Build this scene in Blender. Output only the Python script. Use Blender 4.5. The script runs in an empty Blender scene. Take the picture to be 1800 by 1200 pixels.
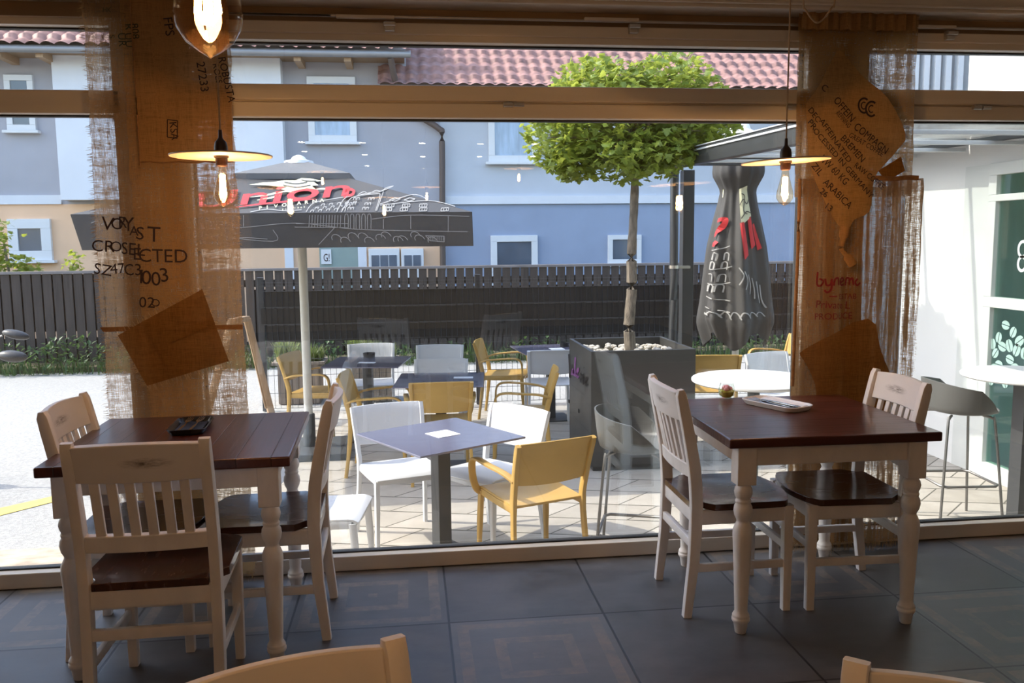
import bpy, bmesh, math, random
from mathutils import Vector, Matrix, noise as mnoise

# ------------------------------------------------------------------ camera, sky, sun, exposure
SC = bpy.context.scene
COL = SC.collection
PI = math.pi
random.seed(7)
F_PX, PITCH, ROLL, YAW, EYE = 1505.0, .1165, -.0105, .1178, 1.476
_f = Vector((math.sin(YAW)*math.cos(PITCH), math.cos(YAW)*math.cos(PITCH), -math.sin(PITCH)))
_r = Vector((math.cos(YAW), -math.sin(YAW), 0)); _u = _r.cross(_f)
FW = _f; RT = _r*math.cos(ROLL)+_u*math.sin(ROLL); UP = -_r*math.sin(ROLL)+_u*math.cos(ROLL)
EYEP = Vector((0, 0, EYE))
cd = bpy.data.cameras.new('camera'); cam = bpy.data.objects.new('camera', cd); COL.objects.link(cam)
cd.sensor_width = 36; cd.lens = F_PX/1800*36; cd.clip_start = .05; cd.clip_end = 300
cam.matrix_world = Matrix(((RT.x, UP.x, -FW.x, 0), (RT.y, UP.y, -FW.y, 0), (RT.z, UP.z, -FW.z, EYE), (0, 0, 0, 1)))
SC.camera = cam
SC.view_settings.view_transform = 'Standard'; SC.view_settings.look = 'None'
SC.view_settings.exposure = 0.55; SC.view_settings.gamma = 1.0; SC.view_settings.use_curve_mapping = False
SUN_DIR = Vector((-.94, .15, 1.0)).normalized()
SUN_POWER, SKY_POWER = 3.9, .50
w = bpy.data.worlds.new('sky'); SC.world = w; w.use_nodes = True
wn = w.node_tree; wn.nodes.clear()
sky = wn.nodes.new('ShaderNodeTexSky'); sky.sky_type = 'NISHITA'; sky.sun_disc = False
sky.sun_elevation = math.asin(SUN_DIR.z); sky.sun_rotation = math.atan2(SUN_DIR.x, SUN_DIR.y)
sky.air_density = 1.0; sky.dust_density = 2.0; sky.ozone_density = 1.0
bg = wn.nodes.new('ShaderNodeBackground'); bg.inputs['Strength'].default_value = SKY_POWER
wo = wn.nodes.new('ShaderNodeOutputWorld')
wn.links.new(sky.outputs[0], bg.inputs['Color']); wn.links.new(bg.outputs[0], wo.inputs['Surface'])
sd = bpy.data.lights.new('sun', 'SUN'); sd.energy = SUN_POWER; sd.angle = .0095; sd.color = (1, .93, .82)
so = bpy.data.objects.new('sun', sd); COL.objects.link(so)
so.rotation_euler = (-SUN_DIR).to_track_quat('-Z', 'Y').to_euler(); so.location = (-20, 6, 22)

# ------------------------------------------------------------------ helpers: points
def ray(x, y): return FW+RT*((x-900)/F_PX)-UP*((y-600)/F_PX)
def at(x, y, Y):
    d = ray(x, y); return EYEP+d*(Y/d.y)
def atz(x, y, Z):
    d = ray(x, y); return EYEP+d*((Z-EYE)/d.z)
def onp(x, y, P, n):
    d = ray(x, y); return EYEP+d*((P-EYEP).dot(n)/d.dot(n))
V = Vector

# ------------------------------------------------------------------ helpers: materials
def nd(nt, kind, **kw):
    n = nt.nodes.new(kind)
    for k, v in kw.items():
        if k in n.inputs: n.inputs[k].default_value = v
        else: setattr(n, k, v)
    return n
def newmat(name):
    m = bpy.data.materials.new(name); m.use_nodes = True; nt = m.node_tree; nt.nodes.clear()
    out = nt.nodes.new('ShaderNodeOutputMaterial'); return m, nt, out
def c4(c): return (c[0], c[1], c[2], 1)
def coords(nt, scale=(1, 1, 1), rot=(0, 0, 0), loc=(0, 0, 0)):
    tc = nt.nodes.new('ShaderNodeTexCoord'); mp = nt.nodes.new('ShaderNodeMapping')
    mp.inputs['Scale'].default_value = scale; mp.inputs['Rotation'].default_value = rot; mp.inputs['Location'].default_value = loc
    nt.links.new(tc.outputs['Object'], mp.inputs['Vector']); return mp.outputs[0]
def math_(nt, op, a, b=None, clamp=False):
    n = nt.nodes.new('ShaderNodeMath'); n.operation = op; n.use_clamp = clamp
    for i, x in enumerate((a, b)):
        if x is None: continue
        if isinstance(x, (int, float)): n.inputs[i].default_value = x
        else: nt.links.new(x, n.inputs[i])
    return n.outputs[0]
def mixc(nt, fac, a, b):
    n = nt.nodes.new('ShaderNodeMix'); n.data_type = 'RGBA'
    if isinstance(fac, (int, float)): n.inputs[0].default_value = fac
    else: nt.links.new(fac, n.inputs[0])
    for i, x in ((6, a), (7, b)):
        if isinstance(x, tuple): n.inputs[i].default_value = c4(x)
        else: nt.links.new(x, n.inputs[i])
    return n.outputs[2]
def maprange(nt, v, a, b, c=0, d=1):
    n = nt.nodes.new('ShaderNodeMapRange'); n.inputs[1].default_value = a; n.inputs[2].default_value = b
    n.inputs[3].default_value = c; n.inputs[4].default_value = d; nt.links.new(v, n.inputs[0]); return n.outputs[0]
def noise(nt, vec, scale, detail=3, rough=.55):
    n = nd(nt, 'ShaderNodeTexNoise', Scale=scale, Detail=detail, Roughness=rough); nt.links.new(vec, n.inputs['Vector']); return n.outputs[0]
def mat(name, col, rough=.5, metal=0, var=.12, vs=6, stretch=(1, 1, 1), bump=0, bs=60, spec=.5, coat=0, col2=None):
    m, nt, out = newmat(name)
    b = nd(nt, 'ShaderNodeBsdfPrincipled', Roughness=rough, Metallic=metal)
    b.inputs['Specular IOR Level'].default_value = spec; b.inputs['Coat Weight'].default_value = coat; b.inputs['Coat Roughness'].default_value = .12
    v = coords(nt, stretch)
    n1 = noise(nt, v, vs, 4)
    lo = tuple(x*(1-var) for x in col); hi = col2 if col2 else tuple(min(1, x*(1+var)) for x in col)
    nt.links.new(mixc(nt, maprange(nt, n1, .3, .7), lo, hi), b.inputs['Base Color'])
    nt.links.new(maprange(nt, n1, .2, .8, max(0, rough-.06), min(1, rough+.06)), b.inputs['Roughness'])
    if bump:
        bn = nd(nt, 'ShaderNodeBump', Strength=bump, Distance=.01); nt.links.new(noise(nt, v, bs, 3), bn.inputs['Height'])
        nt.links.new(bn.outputs[0], b.inputs['Normal'])
    nt.links.new(b.outputs[0], out.inputs[0]); return m
def glass(name, tint=(.97, .985, .98), r0=.045, rough=0, gcol=(1, 1, 1)):
    m, nt, out = newmat(name)
    lw = nd(nt, 'ShaderNodeLayerWeight', Blend=.5)
    p = math_(nt, 'POWER', lw.outputs['Facing'], 5)
    fac = math_(nt, 'ADD', math_(nt, 'MULTIPLY', p, 1-r0), r0)
    t = nd(nt, 'ShaderNodeBsdfTransparent', Color=c4(tint)); g = nd(nt, 'ShaderNodeBsdfGlossy', Roughness=rough, Color=c4(gcol))
    mx = nt.nodes.new('ShaderNodeMixShader'); nt.links.new(fac, mx.inputs[0]); nt.links.new(t.outputs[0], mx.inputs[1]); nt.links.new(g.outputs[0], mx.inputs[2])
    nt.links.new(mx.outputs[0], out.inputs[0]); return m
def emit(name, col, s):
    m, nt, out = newmat(name); e = nd(nt, 'ShaderNodeEmission', Color=c4(col), Strength=s); nt.links.new(e.outputs[0], out.inputs[0]); return m
def burlap(name, col, open_=.2, streak=(1, 1), seed=0, trans=.45, thread=1.0, sw=(.34, .34)):
    # woven jute: threads across and down, gaps between them where the weave is loose
    m, nt, out = newmat(name)
    vx = coords(nt, (520*thread, 40, 30), loc=(seed, 0, 0)); vz = coords(nt, (30, 40, 520*thread), loc=(0, seed, 3))
    a = noise(nt, vx, 1, 1); b = noise(nt, vz, 1, 1)
    sv = noise(nt, coords(nt, (60*streak[0], 10, 2.0), loc=(seed, 1, 0)), 1, 3); sh = noise(nt, coords(nt, (3, 10, 70*streak[1]), loc=(seed, 5, 0)), 1, 3)
    s = math_(nt, 'ADD', math_(nt, 'MULTIPLY', math_(nt, 'ADD', a, b), .5), math_(nt, 'ADD', math_(nt, 'MULTIPLY', math_(nt, 'SUBTRACT', sv, .5), sw[0]), math_(nt, 'MULTIPLY', math_(nt, 'SUBTRACT', sh, .5), sw[1])))
    hole = maprange(nt, s, .62-open_*.62, .86-open_*.30, 0, .92)
    shade = maprange(nt, s, .25, .65, 0, 1)
    c = mixc(nt, shade, tuple(x*.62 for x in col), tuple(min(1, x*1.15) for x in col))
    d = nd(nt, 'ShaderNodeBsdfDiffuse', Roughness=.9); tl = nd(nt, 'ShaderNodeBsdfTranslucent')
    nt.links.new(c, d.inputs['Color']); nt.links.new(c, tl.inputs['Color'])
    mx = nt.nodes.new('ShaderNodeMixShader'); mx.inputs[0].default_value = trans
    nt.links.new(d.outputs[0], mx.inputs[1]); nt.links.new(tl.outputs[0], mx.inputs[2])
    tr = nt.nodes.new('ShaderNodeBsdfTransparent'); m2 = nt.nodes.new('ShaderNodeMixShader')
    nt.links.new(hole, m2.inputs[0]); nt.links.new(mx.outputs[0], m2.inputs[1]); nt.links.new(tr.outputs[0], m2.inputs[2])
    nt.links.new(m2.outputs[0], out.inputs[0]); return m
def wood_planks(name, axis, pitch, cols, rough=.3, coat=.3, gap=.02):
    # boards laid side by side across `axis`, long grain the other way, knots and worn grooves
    m, nt, out = newmat(name)
    tc = nt.nodes.new('ShaderNodeTexCoord'); sp = nt.nodes.new('ShaderNodeSeparateXYZ'); nt.links.new(tc.outputs['Object'], sp.inputs[0])
    q = math_(nt, 'DIVIDE', sp.outputs[axis], pitch); fl = math_(nt, 'FLOOR', q); fr = math_(nt, 'FRACT', q)
    wnz = nt.nodes.new('ShaderNodeTexWhiteNoise'); wnz.noise_dimensions = '1D'; nt.links.new(fl, wnz.inputs['W'])
    st = (3, 60, 30) if axis == 1 else (60, 3, 30)
    gr = noise(nt, coords(nt, st), 1, 5, .65)
    f = math_(nt, 'ADD', math_(nt, 'MULTIPLY', gr, .7), math_(nt, 'MULTIPLY', wnz.outputs[0], .3))
    c = mixc(nt, maprange(nt, f, .25, .75), cols[0], cols[1])
    e = math_(nt, 'MINIMUM', fr, math_(nt, 'SUBTRACT', 1.0, fr)); ed = maprange(nt, e, 0, gap, 0, 1)
    c = mixc(nt, ed, tuple(x*.35 for x in cols[0]), c)
    b = nd(nt, 'ShaderNodeBsdfPrincipled', Roughness=rough); b.inputs['Coat Weight'].default_value = coat; b.inputs['Coat Roughness'].default_value = .18
    nt.links.new(c, b.inputs['Base Color'])
    bn = nd(nt, 'ShaderNodeBump', Strength=.6, Distance=.004)
    nt.links.new(math_(nt, 'ADD', math_(nt, 'MULTIPLY', gr, .5), ed), bn.inputs['Height']); nt.links.new(bn.outputs[0], b.inputs['Normal'])
    nt.links.new(b.outputs[0], out.inputs[0]); return m
def grid_mat(name, size, cols, gap, gapcol, rough, off=(0, 0), inlay=0, bump=.3, var_scale=9, stretch=(1, 1, 1), rot=0, brick=False):
    # square tiles / pavers in world metres
    m, nt, out = newmat(name)
    v = coords(nt, (1/size[0], 1/size[1], 1), (0, 0, rot), (off[0], off[1], 0))
    sp = nt.nodes.new('ShaderNodeSeparateXYZ'); nt.links.new(v, sp.inputs[0])
    fy_ = math_(nt, 'FLOOR', sp.outputs[1]); xx = sp.outputs[0]
    if brick: xx = math_(nt, 'ADD', xx, math_(nt, 'MULTIPLY', math_(nt, 'MODULO', math_(nt, 'ABSOLUTE', fy_), 2.0), .5))
    fx = math_(nt, 'FRACT', xx); fy = math_(nt, 'FRACT', sp.outputs[1]); ix = math_(nt, 'FLOOR', xx)
    ex = math_(nt, 'MINIMUM', fx, math_(nt, 'SUBTRACT', 1.0, fx)); ey = math_(nt, 'MINIMUM', fy, math_(nt, 'SUBTRACT', 1.0, fy))
    e = math_(nt, 'MINIMUM', math_(nt, 'MULTIPLY', ex, size[0]), math_(nt, 'MULTIPLY', ey, size[1]))
    cv = nt.nodes.new('ShaderNodeCombineXYZ'); nt.links.new(ix, cv.inputs[0]); nt.links.new(fy_, cv.inputs[1])
    wnz = nt.nodes.new('ShaderNodeTexWhiteNoise'); wnz.noise_dimensions = '2D'; nt.links.new(cv.outputs[0], wnz.inputs['Vector'])
    n1 = noise(nt, coords(nt, stretch), var_scale, 6, .65)
    f = math_(nt, 'ADD', math_(nt, 'MULTIPLY', n1, .75), math_(nt, 'MULTIPLY', wnz.outputs[0], .25))
    c = mixc(nt, maprange(nt, f, .3, .7), cols[0], cols[1])
    if inlay:
        # printed frames of wood-look strips inside some of the tiles
        ring = math_(nt, 'LESS_THAN', math_(nt, 'ABSOLUTE', math_(nt, 'SUBTRACT', math_(nt, 'MODULO', e, .13), .05)), .022)
        on = math_(nt, 'GREATER_THAN', wnz.outputs[0], .45)
        n2 = noise(nt, coords(nt, (3, 3, 1)), 4, 5, .7)
        k = math_(nt, 'MULTIPLY', math_(nt, 'MULTIPLY', ring, on), maprange(nt, n2, .35, .65, 0, inlay))
        c = mixc(nt, k, c, cols[2])
    g = maprange(nt, e, gap*.5, gap, 0, 1)
    c = mixc(nt, g, gapcol, c)
    b = nd(nt, 'ShaderNodeBsdfPrincipled', Roughness=rough)
    nt.links.new(c, b.inputs['Base Color']); nt.links.new(maprange(nt, n1, .2, .8, rough-.1, rough+.12), b.inputs['Roughness'])
    bn = nd(nt, 'ShaderNodeBump', Strength=bump, Distance=.006); nt.links.new(math_(nt, 'ADD', g, math_(nt, 'MULTIPLY', n1, .4)), bn.inputs['Height']); nt.links.new(bn.outputs[0], b.inputs['Normal'])
    nt.links.new(b.outputs[0], out.inputs[0]); return m
def worn_paint(name, col, cx, cz, rx, rz):
    # painted rail with the paint rubbed through in one elongated smear
    m, nt, out = newmat(name)
    tc = nt.nodes.new('ShaderNodeTexCoord'); sp = nt.nodes.new('ShaderNodeSeparateXYZ'); nt.links.new(tc.outputs['Object'], sp.inputs[0])
    dx = math_(nt, 'DIVIDE', math_(nt, 'SUBTRACT', sp.outputs[0], cx), rx); dz = math_(nt, 'DIVIDE', math_(nt, 'SUBTRACT', sp.outputs[2], cz), rz)
    r = math_(nt, 'SQRT', math_(nt, 'ADD', math_(nt, 'MULTIPLY', dx, dx), math_(nt, 'MULTIPLY', dz, dz)))
    n1 = noise(nt, coords(nt, (35, 35, 160)), 1, 5, .7)
    k = math_(nt, 'MULTIPLY', maprange(nt, r, .1, 1.0, 1, 0), maprange(nt, n1, .35, .6, 0, 1), True)
    c = mixc(nt, k, mixc(nt, noise(nt, coords(nt), 12), tuple(x*.9 for x in col), col), (.12, .09, .075))
    b = nd(nt, 'ShaderNodeBsdfPrincipled', Roughness=.45); nt.links.new(c, b.inputs['Base Color']); nt.links.new(b.outputs[0], out.inputs[0]); return m

# ------------------------------------------------------------------ helpers: shapes
def box(bm, c, s, R=None, bev=0):
    c = V(c); vs = []
    for dz in (-.5, .5):
        for dx, dy in ((-.5, -.5), (.5, -.5), (.5, .5), (-.5, .5)):
            p = V((dx*s[0], dy*s[1], dz*s[2]))
            if R: p = R @ p
            vs.append(bm.verts.new(c+p))
    for f in ((3, 2, 1, 0), (4, 5, 6, 7), (0, 1, 5, 4), (1, 2, 6, 5), (2, 3, 7, 6), (3, 0, 4, 7)): bm.faces.new([vs[i] for i in f])
def span(bm, x0, x1, y0, y1, z0, z1): box(bm, ((x0+x1)/2, (y0+y1)/2, (z0+z1)/2), (abs(x1-x0), abs(y1-y0), abs(z1-z0)))
def frame_of(t, up=V((0, 0, 1))):
    t = t.normalized(); s = t.cross(up)
    if s.length < 1e-4: s = t.cross(V((0, 1, 0)))
    s.normalize(); return t, s, s.cross(t)
def sweep(bm, pts, wid, thk, up=V((0, 0, 1)), n=12, power=4.0, cap=True):
    # rounded-rectangle section swept along a path; wid is across (t x up), thk along up
    pts = [V(p) for p in pts]; rings = []
    for i, p in enumerate(pts):
        t = (pts[min(i+1, len(pts)-1)]-pts[max(i-1, 0)])
        _, s, u = frame_of(t, V(up) if not callable(up) else up(i))
        wi = wid[i] if isinstance(wid, (list, tuple)) else wid; ti = thk[i] if isinstance(thk, (list, tuple)) else thk
        ring = []
        for k in range(n):
            a = 2*PI*(k+.5)/n; ca, sa = math.cos(a), math.sin(a)
            ring.append(bm.verts.new(p+s*(math.copysign(abs(ca)**(2/power), ca)*wi/2)+u*(math.copysign(abs(sa)**(2/power), sa)*ti/2)))
        rings.append(ring)
    for a, b in zip(rings, rings[1:]):
        for k in range(n): bm.faces.new((a[k], a[(k+1) % n], b[(k+1) % n], b[k]))
    if cap: bm.faces.new(rings[0][::-1]); bm.faces.new(rings[-1])
def tube(bm, pts, r, n=10):
    rr = [2*x for x in r] if isinstance(r, (list, tuple)) else 2*r
    sweep(bm, pts, rr, rr, n=n, power=2.0)
def lathe(bm, prof, n=24, c=(0, 0, 0), cap=True, R=None):
    rings = []; c = V(c)
    for r, z in prof:
        ring = []
        for k in range(n):
            p = V((r*math.cos(2*PI*k/n), r*math.sin(2*PI*k/n), z))
            if R: p = R @ p
            ring.append(bm.verts.new(c+p))
        rings.append(ring)
    for a, b in zip(rings, rings[1:]):
        for k in range(n): bm.faces.new((a[k], a[(k+1) % n], b[(k+1) % n], b[k]))
    if cap:
        if prof[0][0] > 1e-5: bm.faces.new(rings[0][::-1])
        if prof[-1][0] > 1e-5: bm.faces.new(rings[-1])
def panel(bm, f, nu, nv, th=0):
    # surface f(u,v), u,v in 0..1, given thickness th along its normal
    P = [[V(f(i/nu, j/nv)) for j in range(nv+1)] for i in range(nu+1)]
    if not th:
        g = [[bm.verts.new(p) for p in row] for row in P]
        for i in range(nu):
            for j in range(nv): bm.faces.new((g[i][j], g[i+1][j], g[i+1][j+1], g[i][j+1]))
        return
    A, B = [], []
    for i in range(nu+1):
        ra, rb = [], []
        for j in range(nv+1):
            du = P[min(i+1, nu)][j]-P[max(i-1, 0)][j]; dv = P[i][min(j+1, nv)]-P[i][max(j-1, 0)]
            nn = du.cross(dv)
            nn = nn.normalized() if nn.length > 1e-9 else V((0, 0, 1))
            ra.append(bm.verts.new(P[i][j]+nn*th/2)); rb.append(bm.verts.new(P[i][j]-nn*th/2))
        A.append(ra); B.append(rb)
    for i in range(nu):
        for j in range(nv):
            bm.faces.new((A[i][j], A[i+1][j], A[i+1][j+1], A[i][j+1])); bm.faces.new((B[i][j+1], B[i+1][j+1], B[i+1][j], B[i][j]))
    for i in range(nu):
        bm.faces.new((B[i][0], B[i+1][0], A[i+1][0], A[i][0])); bm.faces.new((A[i][nv], A[i+1][nv], B[i+1][nv], B[i][nv]))
    for j in range(nv):
        bm.faces.new((A[0][j], A[0][j+1], B[0][j+1], B[0][j])); bm.faces.new((B[nu][j], B[nu][j+1], A[nu][j+1], A[nu][j]))
def prism(bm, poly, d):
    # closed 3-D outline extruded by vector d
    a = [bm.verts.new(V(p)) for p in poly]; b = [bm.verts.new(V(p)+V(d)) for p in poly]; n = len(a)
    bm.faces.new(a[::-1]); bm.faces.new(b)
    for i in range(n): bm.faces.new((a[i], a[(i+1) % n], b[(i+1) % n], b[i]))
def ball(bm, c, r, sub=2, sq=(1, 1, 1), R=None):
    M = Matrix.Translation(V(c)) @ (R.to_4x4() if R else Matrix()) @ Matrix.Diagonal((r*sq[0], r*sq[1], r*sq[2], 1))
    bmesh.ops.create_icosphere(bm, subdivisions=sub, radius=1, matrix=M)
def smooth_path(pts, n=6):
    pts = [V(p) for p in pts]; out = []
    for i in range(len(pts)-1):
        p0, p1, p2, p3 = pts[max(i-1, 0)], pts[i], pts[i+1], pts[min(i+2, len(pts)-1)]
        for k in range(n):
            t = k/n; out.append(.5*((2*p1)+(p2-p0)*t+(2*p0-5*p1+4*p2-p3)*t*t+(3*p1-p0-3*p2+p3)*t**3))
    out.append(pts[-1]); return out
def ribbon(bm, pts, wid, mp, sm=4, taper=False):
    # a flat printed stroke; pts 2-D, mp maps 2-D to the surface
    p = smooth_path([(a, b, 0) for a, b in pts], sm) if sm > 1 and len(pts) > 2 else [V((a, b, 0)) for a, b in pts]
    L = []
    for i, q in enumerate(p):
        t = p[min(i+1, len(p)-1)]-p[max(i-1, 0)]
        if t.length < 1e-9: t = V((1, 0, 0))
        t.normalize(); n = V((-t.y, t.x, 0)); wv = wid/2*(1 if not taper else max(.25, math.sin(PI*(i+.5)/len(p))))
        L.append((bm.verts.new(mp(q.x+n.x*wv, q.y+n.y*wv)), bm.verts.new(mp(q.x-n.x*wv, q.y-n.y*wv))))
    for a, b in zip(L, L[1:]): bm.faces.new((a[0], b[0], b[1], a[1]))
def text_to(bm, body, size, mp, align='LEFT', shear=0, spacing=1, bold=0):
    cu = bpy.data.curves.new('lettering_outline', 'FONT'); cu.body = body; cu.size = size; cu.align_x = align; cu.shear = shear; cu.space_character = spacing
    cu.offset = bold; cu.resolution_u = 3
    ob = bpy.data.objects.new('lettering_outline', cu); me = bpy.data.meshes.new_from_object(ob)
    vs = [bm.verts.new(mp(v.co.x, v.co.y)) for v in me.vertices]
    for p in me.polygons:
        try: bm.faces.new([vs[i] for i in p.vertices])
        except ValueError: pass
    bpy.data.objects.remove(ob); bpy.data.curves.remove(cu); bpy.data.meshes.remove(me)

# ------------------------------------------------------------------ helpers: objects
def obj(name, bm, m, parent=None, smooth=True, bevel=0, ang=40, seg=2):
    bmesh.ops.recalc_face_normals(bm, faces=bm.faces[:])
    me = bpy.data.meshes.new(name); bm.to_mesh(me); bm.free()
    o = bpy.data.objects.new(name, me); COL.objects.link(o); me.materials.append(m)
    if smooth:
        me.polygons.foreach_set('use_smooth', [True]*len(me.polygons))
        me.set_sharp_from_angle(angle=math.radians(ang))
    if bevel:
        b = o.modifiers.new('bevel', 'BEVEL'); b.width = bevel; b.segments = seg; b.limit_method = 'ANGLE'; b.angle_limit = math.radians(40)
        b.harden_normals = False
    if parent: o.parent = parent
    return o
def mk(name, m, parent, fn, **kw):
    bm = bmesh.new(); fn(bm); return obj(name, bm, m, parent, **kw)
def thing(name, label, cat, loc=(0, 0, 0), rz=0, group=None):
    o = bpy.data.objects.new(name, None); COL.objects.link(o); o.empty_display_size = .1
    o.location = loc; o.rotation_euler = (0, 0, rz); return tag(o, label, cat, group)
def tag(o, label, cat, group=None, kind=None):
    o['label'] = label; o['category'] = cat
    if group: o['group'] = group
    if kind: o['kind'] = kind
    return o
def struct(o, label=None, cat=None):
    o['kind'] = 'structure'
    if label: o['label'] = label
    if cat: o['category'] = cat
    return o
def dup(root, loc, rz, label, group=None):
    def cp(o, par):
        c = o.copy(); COL.objects.link(c)
        if par: c.parent = par
        for ch in o.children: cp(ch, c)
        return c
    r = cp(root, None); r.location = loc; r.rotation_euler = (0, 0, rz); r['label'] = label
    if group: r['group'] = group
    return r
ZG = -.38     # the terrace lies a step below the cafe floor
YW = 3.79     # inner face of the window wall

# ------------------------------------------------------------------ materials
M = {}
M['floor'] = grid_mat('slate_tile', (.615, .615), [(.064, .061, .062), (.140, .135, .138), (.22, .17, .13)], .006, (.012, .012, .013), .42, off=(-.195, -.203), inlay=.8, bump=.12, var_scale=5, stretch=(1, 1.6, 1))
M['ceiling'] = mat('ceiling_paint', (.62, .55, .46), .9, var=.04)
M['plaster'] = mat('inside_plaster', (.52, .44, .35), .9, var=.05)
M['frame'] = mat('cream_frame', (.62, .56, .48), .38, var=.04, vs=3, stretch=(.4, 8, 8))
M['fascia'] = mat('brown_fascia', (.30, .20, .12), .6, var=.06)
M['gasket'] = mat('black_rubber', (.012, .012, .013), .6, var=.1)
M['steel'] = mat('brushed_metal', (.55, .52, .48), .35, metal=.9, var=.08)
M['pane'] = glass('window_glass', (.97, .985, .98), .12, gcol=(.86, .97, 1))
M['clear'] = glass('clear_glass', (.95, .98, .97), .10)
M['white_paint'] = mat('distressed_white_paint', (.77, .74, .72), .42, var=.07, vs=14, stretch=(1, 1, .5), bump=.06, bs=90)
M['worn_rail'] = worn_paint('worn_white_paint', (.77, .74, .72), .03, .843, .085, .020)
M['seat_wood'] = mat('dark_seat_wood', (.060, .020, .011), .25, var=.35, vs=5, stretch=(9, 1.2, 3), coat=.5)
M['top_x'] = wood_planks('mahogany_boards_along_x', 1, .115, ((.045, .011, .008), (.115, .030, .020)), .30, .35)
M['top_y'] = wood_planks('mahogany_boards_along_y', 0, .115, ((.045, .011, .008), (.115, .030, .020)), .30, .35)
M['burlap_a'] = burlap('loose_burlap', (.46, .30, .16), .42, seed=1)
M['burlap_b'] = burlap('dense_burlap', (.50, .30, .135), .02, seed=4, trans=.35)
M['burlap_c'] = burlap('ribbed_burlap', (.38, .22, .10), .30, streak=(.9, .6), seed=7, sw=(1.3, .15))
M['burlap_d'] = burlap('patch_burlap', (.30, .15, .05), -.06, seed=9, trans=.3)
M['hem'] = mat('burlap_hem', (.26, .13, .05), .9, var=.2, vs=60)
M['fringe'] = mat('jute_thread', (.50, .36, .20), .9, var=.2, vs=60)
M['ink'] = mat('dark_ink', (.035, .018, .02), .9, var=.3, vs=80)
M['ink_red'] = mat('red_ink', (.20, .012, .02), .9, var=.25, vs=80)
M['ink_green'] = mat('green_ink', (.03, .05, .03), .9, var=.3, vs=80)
M['bakelite'] = mat('dark_brown_socket', (.035, .016, .012), .35, var=.1)
M['shade'] = mat('enamel_disc', (.70, .55, .42), .45, var=.04)
M['shade_top'] = mat('bronze_disc_top', (.10, .06, .04), .4, metal=.5, var=.1)
M['cord'] = mat('beige_cord', (.36, .25, .15), .7, var=.1, vs=200)
M['bulb'] = glass('amber_bulb_glass', (1.0, .86, .68), .05)
M['filament'] = emit('glowing_filament', (1.0, .60, .22), 90)
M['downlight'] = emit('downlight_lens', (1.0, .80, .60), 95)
M['black_tray'] = mat('black_stoneware', (.012, .012, .014), .22, var=.2)
M['cutlery'] = mat('polished_steel', (.62, .60, .58), .22, metal=1, var=.05)
M['tray_wood'] = mat('tray_wood', (.42, .22, .10), .4, var=.15, stretch=(1, 10, 1))
M['tray_white'] = mat('white_glaze', (.72, .70, .68), .3, var=.04)
M['napkin'] = mat('white_paper', (.80, .80, .82), .8, var=.03)
M['navy_napkin'] = mat('navy_cloth', (.012, .016, .035), .8, var=.15)
M['pink'] = mat('pink_petals', (.85, .38, .45), .6, var=.15, vs=40)
M['moss'] = mat('moss_green', (.50, .46, .05), .8, var=.4, vs=60)

# ------------------------------------------------------------------ the room
struct(mk('floor', M['floor'], None, lambda b: span(b, -3.2, 4.3, -7, 3.80, -.12, 0), smooth=False))
struct(mk('ceiling', M['ceiling'], None, lambda b: span(b, -3.2, 4.3, -7, 3.95, 2.72, 2.84), smooth=False))
struct(mk('wall_back', M['plaster'], None, lambda b: span(b, -3.2, 4.3, -7.15, -7, 0, 2.72), smooth=False))
struct(mk('wall_left', M['plaster'], None, lambda b: span(b, -3.35, -3.2, -7, 3.95, -.38, 2.84), smooth=False))
struct(mk('wall_right', M['plaster'], None, lambda b: span(b, 4.3, 4.45, -7, 3.95, -.38, 2.84), smooth=False))
def _ff(b):
    span(b, -3.2, 4.3, 3.82, 3.95, 2.398, 2.72)
struct(mk('wall_front', M['fascia'], None, _ff, smooth=False))
def _tr(b):
    span(b, -3.2, 4.3, 3.68, 3.82, 2.462, 2.72); span(b, -3.2, 4.3, 3.665, 3.68, 2.478, 2.492)
struct(mk('trim_1', M['frame'], None, _tr, smooth=False, bevel=.006))
struct(mk('trim_2', M['frame'], None, lambda b: span(b, -1.17, -.93, 3.79, 3.93, 0, 2.40), smooth=False, bevel=.004))
struct(mk('trim_3', M['frame'], None, lambda b: span(b, 1.835, 2.07, 3.79, 3.93, 0, 2.40), smooth=False, bevel=.004))
struct(mk('trim_4', M['frame'], None, lambda b: span(b, -3.2, 4.3, 3.805, 3.95, -.38, .002), smooth=False))

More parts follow.
